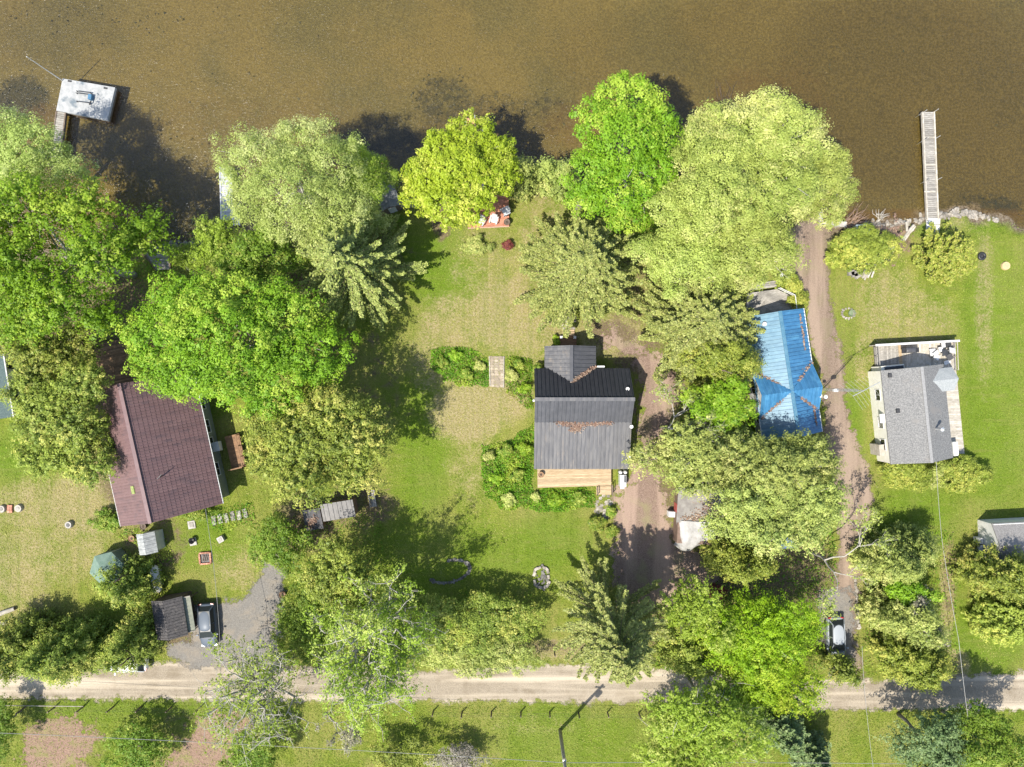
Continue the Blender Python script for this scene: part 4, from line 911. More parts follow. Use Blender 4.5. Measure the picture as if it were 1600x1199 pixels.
def make_car(label, px, py, rz, paint, name='parked_car'):
    c = P(px, py, .7); o = thing(name, label, 'car', (c.x, c.y, .02), R(rz), 'parked cars')
    ring = lambda y, w, zb, zt, tw: [(-w, y, zb+.08), (-w*.8, y, zb), (w*.8, y, zb), (w, y, zb+.08), (w*1.01, y, (zb+zt)/2), (w*.97, y, zt-.10), (w*tw, y, zt), (0, y, zt+.03), (-w*tw, y, zt), (-w*.97, y, zt-.10), (-w*1.01, y, (zb+zt)/2)]
    # +y is the nose
    S = [(-2.24, .60, .38, .78, .8), (-2.18, .78, .28, .92, .85), (-1.7, .88, .22, .98, .86), (-.6, .90, .20, .98, .88), (.6, .90, .20, .97, .88), (1.15, .89, .20, .93, .86), (1.75, .85, .22, .84, .84), (2.12, .72, .28, .74, .8), (2.25, .50, .36, .62, .8)]
    loft([ring(*s_) for s_ in S], paint, 'body', o)
    def gh(y, w, z): return [(-w, y, z), (w, y, z)]
    # glasshouse: closed frustum, then roof skin and pillars
    b0 = [(-.76, -2.02, .95), (.76, -2.02, .95), (.80, -.4, .96), (.78, 1.18, .92), (-.78, 1.18, .92), (-.80, -.4, .96)]
    t0 = [(-.56, -1.62, 1.39), (.56, -1.62, 1.39), (.60, -.3, 1.46), (.56, .42, 1.42), (-.56, .42, 1.42), (-.60, -.3, 1.46)]
    g = fix_normals(MB().add(b0+t0, [tuple(range(6)), tuple(range(6, 12))]+[(i, (i+1) % 6, (i+1) % 6+6, i+6) for i in range(6)]).build('windows', mat('car_glass', (.022,.027,.027), rough=.38, spec=.25), o))
    rs = [[(-.54, -1.72, 1.37), (0, -1.76, 1.40), (.54, -1.72, 1.37), (.52, -1.70, 1.34), (-.52, -1.70, 1.34)], [(-.58, -.9, 1.44), (0, -.9, 1.49), (.58, -.9, 1.44), (.56, -.9, 1.40), (-.56, -.9, 1.40)], [(-.61, -.2, 1.47), (0, -.2, 1.53), (.61, -.2, 1.47), (.59, -.2, 1.42), (-.59, -.2, 1.42)], [(-.58, .40, 1.43), (0, .44, 1.48), (.58, .40, 1.43), (.56, .40, 1.38), (-.56, .40, 1.38)]]
    loft(rs, paint, 'roof', o, True, 1)
    pl = MB()
    for s_ in (-1, 1):
        pl.tube([(s_*.57, .42, 1.42), (s_*.80, 1.2, .93)], .045, 6); pl.tube([(s_*.56, -1.64, 1.39), (s_*.77, -2.03, .95)], .06, 6); pl.tube([(s_*.60, -.35, 1.45), (s_*.83, -.35, .95)], .035, 6); pl.tube([(s_*.56, .42, 1.43), (s_*.61, -.3, 1.46), (s_*.56, -1.62, 1.40)], .035, 6)
    pl.build('pillars', paint, o)
    for s_ in (-1, 1):
        MB().box((s_*1.0, .85, .98), (.22, .12, .15), s_*.2).build('mirror', paint, o)
        MB().box((s_*.62, 2.06, .64), (.36, .14, .14), -s_*.35).build('headlight', mat('lamp_glass', (.7,.7,.68), rough=.1), o)
        MB().box((s_*.62, -2.16, .80), (.30, .10, .16), s_*.25).build('taillight', mat('red_lamp', (.30,.015,.012), rough=.2), o)
        for y in (-1.35, 1.38):
            w = MB().lathe([(.22, -.11), (.30, -.11), (.33, -.08), (.33, .08), (.30, .11), (.22, .11)], 18).build('wheel', black_p, o, True); w.location = (s_*.80, y, .33); w.rotation_euler = (0, R(90), 0)
            MB().lathe([(.05, -.04), (.21, -.05), (.21, .05), (.05, .04)], 10, (0, 0, .06*s_)).build('rim', alu_m, w)
    MB().box((0, 2.2, .42), (.5, .06, .11)).build('licence_plate', white_p, o); MB().box((0, 1.22, .95), (1.1, .04, .02)).build('wiper', black_p, o)
    return o
make_car('silver-blue hatchback parked on grey gravel beside the dark shed', 325, 977, 180+4, car_paint('silver_blue_paint', (.068,.084,.105)))
make_car('pale silver car nosing under the lime-green tree by the lane', 1306, 998, 180+2, car_paint('pale_silver_paint', (.29,.31,.325)))
make_car('white car on the gravel road hidden under the round cedar', 196, 1036, 90, car_paint('white_car_paint', (.66,.66,.66)))

# ------------------------------------------------------------------ docks
def plank_dock(name, label, quad, n, z, m, frame, posts=True, axis=0, rails=True, group=None):
    c = P(sum(q[0] for q in quad)/4, sum(q[1] for q in quad)/4, z); o = thing(name, label, 'dock', (c.x, c.y, WATER_Z), 0, group)
    q = [local(o, P(a, b_, z)) for a, b_ in quad]; zz = z-WATER_Z; q = [Vector((v.x, v.y, zz)) for v in q]
    boards(o, q, n, .05, m, axis=axis, gap=.03, name='plank')
    e = [(q[0], q[3]), (q[1], q[2])] if not axis else [(q[0], q[1]), (q[3], q[2])]
    for a, b_ in e:
        rz = math.atan2((b_-a).y, (b_-a).x); mid = (a+b_)/2
        if rails: MB().box((mid.x, mid.y, zz+.01), ((b_-a).length, .13, .10), rz).build('side_rail', frame, o)
        MB().box((mid.x, mid.y, zz-.16), ((b_-a).length, .08, .18), rz).build('beam', frame, o)
    if posts:
        k = max(2, int(max((q[3]-q[0]).length, (q[1]-q[0]).length)/3)+1); mb = MB()
        for a, b_ in e:
            for i in range(k): p = a.lerp(b_, i/(k-1)); MB().tube([(p.x, p.y, -1.6), (p.x, p.y, zz-.02)], .05, 8).build('post', frame, o)
    return o, zz
dk, zz = plank_dock('long_dock', 'long narrow grey plank dock with steel posts at the right shore', [(1441.5, 175), (1459.5, 175), (1466, 346), (1449, 346)], 56, .05, grey_wood, pale_wood, posts=False)
for px, py in ((1441.5, 176.5), (1459.5, 175), (1443.5, 219.5), (1462, 216.5), (1446.5, 283), (1464.5, 281)):
    b_ = local(dk, P(px, py, .05)); MB().tube([(b_.x, b_.y, -1.3), (b_.x, b_.y, 1.25)], .035, 8).build('pole', alu_m, dk)
for py in (215, 258, 300): q = local(dk, P(1452.5, py, .05)); MB().box((q.x, q.y, .54), (1.15, .10, .03)).build('cross_strap', pale_wood, dk)
# raft platform
c = P(133, 155, .1); raft = thing('swim_platform', 'square grey concrete-topped platform standing in the lake, upper left', 'dock', (c.x, c.y, WATER_Z), 0)
q = [local(raft, P(a, b_, .25)) for a, b_ in ((98, 123), (180, 137), (168, 188.5), (88, 173))]
MB().prism([v[:2] for v in q], .42, .72).build('deck_slab', mat('stained_concrete', (.26,.265,.262), (.37,.37,.36), 2.0, .9, c3=(.13,.155,.172), c3s=.42, c3lo=.52, c3hi=.62, bmp=.3), raft)
MB().prism([(v.x*.96, v.y*.96) for v in q], -.9, .40).build('crib', dark_wood, raft)
for px, py in ((109, 127), (165, 138)): p = local(raft, P(px, py, .28)); MB().box((p.x, p.y, .735), (.38, .18, .03), -.17).build('cleat_plate', dark_metal, raft)
c = P(134, 152, .3); br = thing('folded_rail_frame', 'dark metal rails with a small blue box on the swim platform', 'rail frame', (c.x, c.y, .27), R(-8))
for y, x0 in ((.42, -.9), (.22, -.9), (-.62, -.75)): MB().tube([(x0, y, .02), (x0, y, .26), (.55, y, .30), (.55, y, .02)], .045, 6).build('rail', dark_metal, br)
MB().box((.62, -.02, .2), (.34, .5, .4)).build('box', mat('blue_box', (.05,.13,.22), (.07,.17,.27), 3), br); MB().tube([(.5, -.7, .05), (.7, -.6, .3), (.75, -.35, .25)], .06, 6).build('hook', dark_metal, br)
plank_dock('dock_ramp', 'narrow weathered plank ramp from the trees to the swim platform', [(88.5, 174), (102.5, 176.5), (93, 262), (76, 259)], 26, .15, grey_wood, dark_wood)
b_, t_ = P(97, 126, .3), P(43.5, 85, 5.4); fp = thing('flagpole', 'thin white pole at the corner of the swim platform', 'pole', (b_.x, b_.y, .25), 0); d = t_-b_
MB().tube([(0, 0, -1.2), (0, 0, 5.1)], [.055, .035], 8).build('shaft', white_p, fp); MB().lathe([(.02, -.05), (.06, 0), (.02, .05)], 8, (0, 0, 5.13)).build('finial', white_p, fp)
plank_dock('metal_dock', 'pale grey metal dock poking out from under the willow', [(343.5, 262), (361, 262), (364, 345), (346, 345)], 14, .05, mat('grey_decking', (.36,.37,.38), (.45,.46,.47), 2, .6, rand=.08), alu_m)
plank_dock('short_grey_dock', 'second short grey dock section tucked beside the willow', [(366, 318), (374, 318), (374, 352), (366, 352)], 8, .12, MATS['grey_decking'], alu_m)
od, zz = plank_dock('orange_dock', 'orange-stained dock tip beyond the golden maple', [(727.5, 185), (754, 184.5), (755, 300), (729, 300)], 40, .1, mat('orange_dock_wood', (.40,.20,.11), (.50,.28,.17), 2.5, .7, rand=.12), white_p)
p = local(od, P(739, 186, .2)); lb = MB()
for x in (-.22, .22): lb.tube([(p.x+x, p.y-.5, zz+.05), (p.x+x, p.y-.45, zz+.75), (p.x+x, p.y+.1, zz+.8), (p.x+x, p.y+.25, -.6)], .03, 6)
for z in (.1, .4): lb.tube([(p.x-.22, p.y+.22, z), (p.x+.22, p.y+.22, z)], .025, 5)
lb.build('ladder', alu_m, od)
plank_dock('shore_landing', 'grey plank landing on the stony shore between the left maples', [(226, 396), (263, 394), (266, 421), (244, 423)], 11, .12, grey_wood, dark_wood)
# sea wall: two legs of pale concrete
sw = thing('sea_wall', 'low pale concrete sea wall bending along the shore under the pale tree', 'wall', tuple(P(1281, 345, 0)), 0)
def wall_run(pts, w, h, name):
    for a, b_ in zip(pts[:-1], pts[1:]):
        a, b_ = local(sw, P(*a)), local(sw, P(*b_)); m_ = (a+b_)/2; MB().box((m_.x, m_.y, h/2-.35), ((b_-a).length-.02, w, h+.7), math.atan2((b_-a).y, (b_-a).x)).build(name, concrete_m, sw)
wall_run([(1281, 268), (1281, 305), (1280.5, 344)], .42, .28, 'block'); wall_run([(1278, 349), (1299, 350), (1321, 352)], .55, .3, 'block')

# ------------------------------------------------------------------ stones along the shore, garden stones
def rock_mesh(seed):
    r = np.random.default_rng(seed); import bmesh
    bm = bmesh.new(); bmesh.ops.create_icosphere(bm, subdivisions=1, radius=.5)
    for v in bm.verts: v.co *= r.uniform(.72, 1.15); v.co.z *= .7
    me = bpy.data.meshes.new('stone'); bm.to_mesh(me); bm.free(); return me
ROCKS = {}
for mn, m in (('p', stone_m), ('d', dkstone_m)):
    ROCKS[mn] = []
    for k in range(6): me = rock_mesh(k+(20 if mn == 'd' else 0)); me.materials.append(m); ROCKS[mn].append(me)
def rocks(root, pts, size, kind, seed):
    r = np.random.default_rng(seed)
    for px, py in pts:
        p = P(px, py); s_ = r.uniform(*size); z = float(ground_z(shore_sd(np.array([[p.x, p.y]])), np.array([[p.x, p.y]]))[0])
        q = local(root, (p.x, p.y, 0)); inst('stone', ROCKS[kind][r.integers(6)], root, (q.x, q.y, z+s_*.12-root.location[2]), (r.uniform(-.3, .3), r.uniform(-.3, .3), r.uniform(0, 6.28)), (s_*r.uniform(.8, 1.4), s_*r.uniform(.7, 1.1), s_*r.uniform(.6, 1)))
def scatter_px(seed, n, path, w):
    r = np.random.default_rng(seed); o = []
    for i in range(n):
        t = r.random()*(len(path)-1); k = int(t); f = t-k; o.append((path[k][0]*(1-f)+path[k+1][0]*f+r.normal()*w, path[k][1]*(1-f)+path[k+1][1]*f+r.normal()*w*.6))
    return o
bk = thing('rock_bank', 'bank of pale boulders along the water right of the long dock', 'rocks', tuple(P(1510, 333, 0)), 0)
rocks(bk, scatter_px(1, 85, [(1468, 337), (1485, 336), (1500, 334), (1520, 334), (1540, 338), (1560, 345)], 5), (.25, .7), 'p', 1)
bk = thing('rock_bank', 'scatter of small pale stones along the water left of the long dock', 'rocks', tuple(P(1400, 350, 0)), 0)
rocks(bk, scatter_px(2, 80, [(1335, 352), (1370, 350), (1400, 350), (1425, 346), (1446, 341)], 5), (.22, .6), 'p', 2)
bk = thing('rock_bank', 'dark stony water edge beside the grey plank landing', 'rocks', tuple(P(240, 388, 0)), 0)
rocks(bk, scatter_px(3, 60, [(180, 392), (220, 388), (262, 384), (300, 380), (330, 372)], 4), (.3, .7), 'd', 3)
bk = thing('rock_bank', 'stones at the water between boathouse and golden maple', 'rocks', tuple(P(645, 315, 0)), 0)
rocks(bk, scatter_px(4, 40, [(620, 325), (640, 312), (652, 320), (665, 308)], 5), (.3, .8), 'p', 4)
bk = thing('garden_rock', 'single pale boulder at the foot of the bright maple', 'rock', tuple(P(905, 320, 0)), 0)
rocks(bk, [(905, 320), (909, 317), (903, 324)], (.6, 1.1), 'p', 5)
gp = thing('stone_path', 'flagstone garden path with log edging beside the flower bed', 'path', tuple(P(777, 582)), 0)
r = np.random.default_rng(5); k = 0
for j in range(11):
    for i in range(3):
        a = local(gp, P(768+i*7.4+j*.18+r.normal()*.5+(770-770), 559+j*4.4+r.normal()*.4)); MB().prism([(a.x+math.cos(t+r.uniform(-.2, .2))*.21*r.uniform(.85, 1.1), a.y+math.sin(t)*.145*r.uniform(.85, 1.1)) for t in np.linspace(0, 6.28, 8)[:-1]], .0, .05+r.uniform(0, .02)).build('flagstone', mat('tan_flag', (.25,.205,.15), (.36,.31,.235), 3, .9, spec=.1, rand=.2), gp)
MB().prism([local(gp, P(*v))[:2] for v in ((766, 557), (787, 557), (786, 606), (766, 604))], .0, .028).build('gravel_bed', mat('tan_gravel', (.20,.165,.12), (.29,.245,.18), 8, .95), gp)
for x0, x1, y0_, y1_ in ((764.5, 766, 557, 604), (787.5, 787, 557, 606)): MB().tube([local(gp, P(x0, y0_, .08)), local(gp, P(x1, y1_, .08))], .055, 6).build('edging_log', pale_wood, gp)
gp = thing('stone_path', 'crazy-paved stepping path below the honey wood deck', 'path', tuple(P(940, 790)), 0)
for j in range(40):
    px, py = r.uniform(931, 955), r.uniform(774, 822); px -= max(0, py-795)*.35
    a = local(gp, P(px, py)); MB().prism([(a.x+math.cos(t)*.22*r.uniform(.8, 1.2), a.y+math.sin(t)*.2*r.uniform(.8, 1.2)) for t in np.linspace(0, 6.28, 7)[:-1]], .0, .03+.02*r.random()).build('flagstone', stone_m, gp)
gp = thing('stone_path', 'small pale flagstones at the lake-side door steps', 'path', tuple(P(888, 508)), 0)
for j in range(18):
    a = local(gp, P(r.uniform(876, 898), r.uniform(494, 514))); MB().prism([(a.x+math.cos(t)*.2*r.uniform(.8, 1.2), a.y+math.sin(t)*.17*r.uniform(.8, 1.2)) for t in np.linspace(0, 6.28, 7)[:-1]], .0, .03+.02*r.random()).build('flagstone', stone_m, gp)
gp = thing('paver_pad', 'pad of six square white pavers at the foot of the long dock', 'paving', tuple(P(1457, 356)), R(-4))
for j in range(3):
    for i in range(2): MB().box((-.36+i*.72, .66-j*.66, .05), (.66, .60, .09)).build('paver', white_p, gp)
ring = thing('stone_ring_bed', 'dark stone edging in a horseshoe round a planted mound', 'garden edging', tuple(P(712, 890)), 0)
for j in range(34):
    t = -2.6+j/33*4.2; rocks(ring, [(702+32*math.cos(t)+j*.0, 893-18*math.sin(t+.3))], (.32, .5), 'd', 100+j)
ring = thing('fire_ring', 'worn stone fire ring on the grass by the lane', 'fire pit', tuple(P(1325, 490)), 0)
for j in range(13): t = j/13*6.28; rocks(ring, [(1325+10*math.cos(t), 490+8*math.sin(t))], (.25, .4), 'p', 140+j)
MB().lathe([(.05, .0), (.33, .02), (.36, .22), (.33, .22), (.3, .05)], 14, tuple(local(ring, P(1330, 490, 0)))).build('fire_bowl', mat('mossy_bowl', (.12,.16,.09), (.2,.24,.14), 4), ring)
pond = thing('rock_pond', 'black rock water feature in a square pale stone surround', 'pond', tuple(P(846, 902)), R(4))
for i in range(15):
    a = i/15*6.28; MB().box((.72*math.copysign(abs(math.cos(a))**.6, math.cos(a)), 1.0*math.copysign(abs(math.sin(a))**.6, math.sin(a)), .09), (.42, .22+.1*random.random(), .16+.1*random.random()), a+1.57+random.uniform(-.3, .3)).build('edging_block', stone_m, pond)
for j in range(26): rocks(pond, [(846+r.normal()*5, 900+r.normal()*7)], (.22, .45), 'd', 170+j)
fpit = thing('brick_fire_pit', 'square red-brick fire pit on the left lawn', 'fire pit', tuple(P(321.5, 872)), R(5))
for lay in range(2):
    for s_ in range(4):
        a = s_*math.pi/2
        for k in range(4): x, y = -.42+k*.27, .55; MB().box((x*math.cos(a)-y*math.sin(a), x*math.sin(a)+y*math.cos(a), .07+lay*.11), (.25, .16, .10), a).build('brick', brick_m, fpit)
MB().box((0, 0, .05), (.9, .9, .06)).build('ash_bed', mat('ash', (.06,.055,.05), (.2,.19,.18), 7, .95), fpit)
for j in range(3): MB().tube([(-.3+j*.2, -.3, .12), (-.1+j*.2, .3, .16)], .05, 6).build('charred_log', dark_wood, fpit)

# ------------------------------------------------------------------ garden furniture and small things
def chair(label, px, py, rz, m, z=0.0, group='garden chairs', s_=1.0):
    c = P(px, py, z+.4); o = thing('garden_chair', label, 'chair', (c.x, c.y, z), R(rz), group)
    sb = MB().box((0, 0, .36), (.56, .52, .03)).build('seat', m, o)
    for i in range(5): MB().box((-.22+i*.11, -.36, .68), (.095, .03, .72), 0, R(18)).build('back_slat', m, o)
    for x in (-.36, .36): MB().box((x, .0, .58), (.11, .78, .03)).build('armrest', m, o)
    for x in (-.32, .32):
        for y in (-.28, .32): MB().box((x, y, .28), (.06, .07, .56)).build('leg', m, o)
    o.scale = (s_, s_, s_); return o
pt = thing('red_deck', 'red-stained square deck on the lawn under the golden maple', 'deck', tuple(P(763, 336)), 0)
q = [local(pt, P(*v, .35)) for v in ((730.5, 306), (795, 304), (795.5, 353), (731, 356))]
MB().prism([v[:2] for v in q], .05, .28).build('frame', dark_wood, pt); boards(pt, q, 22, .05, red_wood, name='board')
MB().box(tuple((q[2]+q[3])/2-Vector((0, .05, .12))), ((q[2]-q[3]).length, .06, .2), math.atan2((q[2]-q[3]).y, (q[2]-q[3]).x)).build('skirt', mat('pink_edge', (.45,.28,.2), (.52,.35,.26), 3), pt)
chair('grey garden chair at the left front of the red deck', 751.5, 346, 150, mat('grey_resin', (.36,.38,.40), (.44,.46,.47), 3), .37)
chair('white slatted garden chair in the middle of the red deck', 771.5, 344, 165, white_p, .37)
chair('grey garden chair at the back right corner of the red deck', 789.5, 331, 120, MATS['grey_resin'], .37)
def pot(label, px, py, z, rr, h, m, plant=None, name='plant_pot'):
    p = P(px, py, z+h); o = thing(name, label, 'plant pot', (p.x, p.y, z), 0, 'plant pots')
    MB().lathe([(rr*.7, 0), (rr, h), (rr*1.1, h), (rr*1.1, h-.06), (rr*.9, h-.07), (.02, h-.08)], 16).build('pot', m, o, True)
    MB().lathe([(rr*.9, h-.09), (.02, h-.06)], 14).build('soil', mat('potting_soil', (.05,.035,.025), (.09,.065,.05), 8, .95), o); return o
pot('brown barrel planter on the right corner of the red deck', 792, 347, .37, .3, .4, dark_wood)
pot('brown barrel planter on the honey wood deck', 845.5, 742, .65, .27, .38, mat('barrel_brown', (.18,.10,.05), (.26,.16,.09), 4))
pot('brown planter at the edge of the grey gravel', 441, 930, 0, .33, .45, MATS['barrel_brown'])
pot('round dark tub by the corner of the red roof house', 223, 823, 0, .3, .4, dark_wood)
pot('second tub in the flower strip by the red roof house', 205, 842, 0, .3, .38, MATS['barrel_brown'])
ac = thing('propane_cylinders', 'pale utility box with round tank beside the cottage deck', 'utility box', tuple(P(971, 748)), 0)
MB().box((0, -.1, .55), (.62, 1.2, 1.1)).build('cabinet', mat('pale_steel', (.50,.50,.49), (.6,.6,.59), 3, .4), ac); MB().box((.18, .1, 1.12), (.16, .7, .05)).build('vent', dark_metal, ac)
MB().lathe([(.05, 0), (.19, .02), (.2, .8), (.12, 1.0), (.05, 1.04)], 14, (.28, .75, 0)).build('cylinder', white_p, ac, True); MB().lathe([(.05, 0), (.19, .02), (.2, .8), (.12, 1.0), (.05, 1.04)], 14, (-.2, .75, 0)).build('cylinder', white_p, ac, True)
MB().box((0, -.85, .3), (.4, .25, .6)).build('regulator_box', alu_m, ac)
pr = thing('propane_tank', 'rust-flecked white horizontal propane tank by the cedars', 'tank', tuple(P(249, 902)), R(8)); rr = .46
prof = [(y, rr*math.sqrt(max(.02, 1-max(0, (abs(y)-1.05)/.4)**2))) for y in np.linspace(-1.44, 1.44, 15)]
t = MB().tube([(0, y, .72) for y, _ in prof], [q_ for _, q_ in prof], 16).build('tank', mat('rusty_white', (.56,.55,.51), (.66,.65,.61), 2, .5, c3=(.28,.13,.09), c3s=2.2, c3lo=.60, c3hi=.66), pr, True)
MB().lathe([(.16, 0), (.16, .16), (.1, .2)], 12, (0, 0, 1.14)).build('valve_dome', MATS['rusty_white'], pr)
for y in (-.75, .75): MB().box((0, y, .16), (.7, .16, .34)).build('saddle', concrete_m, pr)
gz = thing('screen_tent', 'sage-green hexagonal screen tent beside the cedar', 'tent', tuple(P(173, 886, 1.2)*1.0), 0); gz.location.z = 0
mb = MB(); hexp = [(1.75*math.cos(a), 1.75*math.sin(a)) for a in np.arange(6)*math.pi/3+.25]
mb.add([(x, y, 1.9) for x, y in hexp]+[(0, 0, 2.7)], [(i, (i+1) % 6, 6) for i in range(6)]); mb.build('canopy', mat('sage_canvas', (.11,.17,.13), (.15,.21,.165), 2, .8), gz)
for x, y in hexp: MB().tube([(x*.97, y*.97, 0), (x*.97, y*.97, 1.9)], .035, 6).build('leg', alu_m, gz)
mb = MB(); mb.add([(x*.96, y*.96, z) for z in (.1, 1.85) for x, y in hexp], [(i, (i+1) % 6, (i+1) % 6+6, i+6) for i in range(6)]); mb.build('side_screen', mat('sage_mesh', (.13,.17,.14), (.16,.2,.17), 2, .9), gz)
def stump(label, px, py, rr, h, m, name='tree_stump', cat='stump', hole=None):
    o = thing(name, label, cat, tuple(P(px, py)), 0); MB().lathe([(rr*1.05, 0), (rr, h*.8), (rr*.93, h), (.02, h)], 14).build('body', m, o)
    if hole: MB().lathe([(rr*.55, h+.004), (rr*.5, h+.03), (.02, h+.03)], 12).build('top', hole, o)
    return o
stump('round pale stump seat at the far left of the brick hearth', 5, 795, .38, .32, pale_wood, hole=grey_wood); stump('round pale stump seat right of the brick hearth', 31, 794, .38, .32, pale_wood, hole=grey_wood)
h_ = thing('brick_hearth', 'small red-brick block between two stump seats on the left lawn', 'fire pit', tuple(P(17, 795)), 0)
for i in range(2):
    for j in range(4): MB().box((-.13+i*.26, -.3+j*.2, .10), (.24, .18, .2)).build('brick', brick_m, h_)
stump('pale well cap with dark centre on the left lawn', 110, 819.5, .36, .4, concrete_m, 'well_cap', 'well cap', dark_metal)
stump('sawn log section beside the lying logs, lower left', 37, 967, .34, .35, pale_wood, hole=grey_wood); stump('tan lidded cylinder on the right-hand lawn', 1570, 416, .42, .25, mat('tan_lid', (.42,.30,.15), (.52,.40,.22), 3), 'lidded_tub', 'tub', mat('tan_lid2', (.40,.26,.15), (.50,.36,.20), 3))
for lab, a, b_, rr in (('upper split log lying at the left edge', (-8, 963), (23, 951), .22), ('lower dark log lying at the left edge', (-10, 977), (12, 972), .2), ('left plank-like log on the stony shore', (1416, 347), (1417, 362), .13), ('long weathered log slanting over the shore stones', (1409, 375), (1428, 352), .16), ('second slanting log beside the long weathered log', (1413, 376), (1430, 354), .1)):
    o = thing('log', lab, 'log', tuple(P((a[0]+b_[0])/2, (a[1]+b_[1])/2)), 0); p, q_ = local(o, P(*a, rr)), local(o, P(*b_, rr)); MB().tube(wander(p, q_, 5, .04, r), [rr, rr*1.03, rr*.98, rr*.95, rr*.85], 9).build('bark', pale_wood, o); e = (q_-p).normalized(); MB().tube([q_, q_+e*.01], [rr*.8, rr*.75], 9).build('cut_end', dark_wood, o)
def slabthing(name, label, cat, px, py, d, rz, m, top=None, topd=None):
    o = thing(name, label, cat, tuple(P(px, py)), R(rz)); MB().box((0, 0, d[2]/2), d).build('base', m, o)
    if top: MB().box((0, 0, d[2]+topd[2]/2), topd).build('top', top, o)
    return o
slabthing('concrete_block', 'pale broken slab near the path below the red roof house', 'slab', 300, 820, (.75, .8, .12), 10, concrete_m, grey_wood, (.4, .5, .05))
slabthing('birdbath_base', 'white tray holding a black bucket on the left lawn', 'bucket', 302, 846.5, (.7, .75, .12), 12, concrete_m)
o = thing('bucket', 'black round bucket leaning on the white tray', 'bucket', tuple(P(300.5, 845, .3)*1.0), 0); o.location.z = .13; MB().lathe([(.22, 0), (.3, .38), (.32, .38), (.29, .36), (.2, .05)], 14).build('pail', black_p, o, True); MB().tube([(.3*math.cos(a), .3*math.sin(a)*.4, .38+.18*abs(math.sin(a))) for a in np.linspace(0, math.pi, 7)], .012, 4).build('handle', dark_metal, o)
slabthing('concrete_block', 'square pale block by the flower strip, right of the black bucket', 'slab', 347, 842, (.6, .6, .45), 30, concrete_m, grey_wood, (.3, .3, .03))
stp = thing('plank_steps', 'row of weathered plank steps through the flowers beside the red roof house', 'steps', tuple(P(360, 808)), R(12))
for i in range(6): MB().box((-1.7+i*.66, (i % 2)*.05, .08), (.42, .95, .08), r.normal()*.06).build('plank', grey_wood, stp)
bn = thing('garden_bench', 'grey wooden bench at the end of the lean-to shed', 'bench', tuple(P(583, 779, .4)), R(98)); bn.location.z = 0
for y in (-.18, 0, .18): MB().box((0, y, .45), (1.7, .15, .04)).build('seat_slat', grey_wood, bn)
for z in (.62, .8): MB().box((0, .32, z), (1.7, .04, .13)).build('back_slat', grey_wood, bn)
for x in (-.7, .7):
    for y in (-.2, .28): MB().box((x, y, .24 if y < 0 else .45), (.07, .07, .45 if y < 0 else .9)).build('leg', grey_wood, bn)
tb = thing('side_table', 'small white square table at the bend of the lime-green hedge', 'table', tuple(P(1111, 945, .5)), R(-3)); tb.location.z = 0
for i in range(5): MB().box((-.36+i*.18, 0, .55), (.165, .9, .03)).build('slat', white_p, tb)
MB().box((0, -.52, .5), (1.1, .1, .05)).build('rail', white_p, tb)
for x in (-.36, .36):
    for y in (-.36, .36): MB().box((x, y, .27), (.06, .06, .52)).build('leg', white_p, tb)
MB().box((0, .05, .6), (.5, .5, .06)).build('tray', grey_wood, tb)
bl = thing('boat_cradle', 'pale blue tubular boat cradle on the shore behind the golden shrub', 'boat stand', tuple(P(1344, 360)), R(4))
bt = mat('pale_blue_paint', (.38,.47,.50), (.48,.56,.58), 3)
for y in (-.42, .42): MB().box((0, y, .55), (1.3, .10, .10)).build('bar', bt, bl)
for x in (-.6, 0, .6): MB().box((x, 0, .55), (.10, .86, .09)).build('cross_bar', bt, bl)
for x in (-.6, .6):
    for y in (-.42, .42): MB().box((x, y, .25), (.08, .08, .5)).build('leg', bt, bl)
cr = thing('wire_trap', 'dark wire crate on the shore beside the blue boat cradle', 'crate', tuple(P(1366, 358)), R(4))
for i in range(8): MB().tube([(-.9+i*.26, -.4, .05), (-.9+i*.26, -.4, .5), (-.9+i*.26, .4, .5), (-.9+i*.26, .4, .05)], .022, 4).build('hoop', dark_metal, cr)
for y in (-.4, 0, .4): MB().tube([(-.95, y, .5), (.95, y, .5)], .025, 4).build('rail', dark_metal, cr)
wb = thing('wood_pile', 'heap of weathered boards and a white sheet below the golden shrub', 'wood pile', tuple(P(1350, 420)), 0)
for i in range(9): a = local(wb, P(1352+i*1.7+r.normal()*.6, 420-i*.2)); MB().box((a.x, a.y, .18+.05*(i % 3)), (.16, 2.2+r.normal()*.3, .05), -.5+r.normal()*.07).build('board', pale_wood, wb)
a = local(wb, P(1356, 410)); MB().box((a.x, a.y, .5), (1.1, .75, .05), .4, .25).build('sheet', white_p, wb)
for i in range(3): a = local(wb, P(1328+i*5, 427+i*2)); MB().box((a.x, a.y, .18), (.6, .55, .34), .3*i).build('crate', grey_wood, wb)
kk = thing('white_lawn_chair', 'white moulded chair tipped beside a dark bin near the shore', 'chair', tuple(P(1387, 395)), R(-20))
MB().box((0, 0, .35), (.55, .6, .05)).build('seat', white_p, kk); MB().box((0, .35, .68), (.55, .05, .7), 0, R(-15)).build('backrest', white_p, kk); MB().box((.08, .05, .39), (.08, .4, .03)).build('slot', black_p, kk)
for x in (-.25, .25):
    MB().box((x, .02, .55), (.06, .6, .04)).build('armrest', white_p, kk)
    for y in (-.26, .28): MB().box((x, y, .17), (.05, .05, .34)).build('leg', white_p, kk)
slabthing('plastic_bin', 'dark grey bin beside the tipped white chair', 'bin', 1381, 406, (.75, .55, .5), 20, mat('slate_plastic', (.10,.11,.13), (.15,.16,.18), 3), black_p, (.8, .6, .06))
o = thing('tyre', 'black tyre lying in the grass right of the spreading spruce', 'tyre', tuple(P(1533, 401)), 0)
ty = []
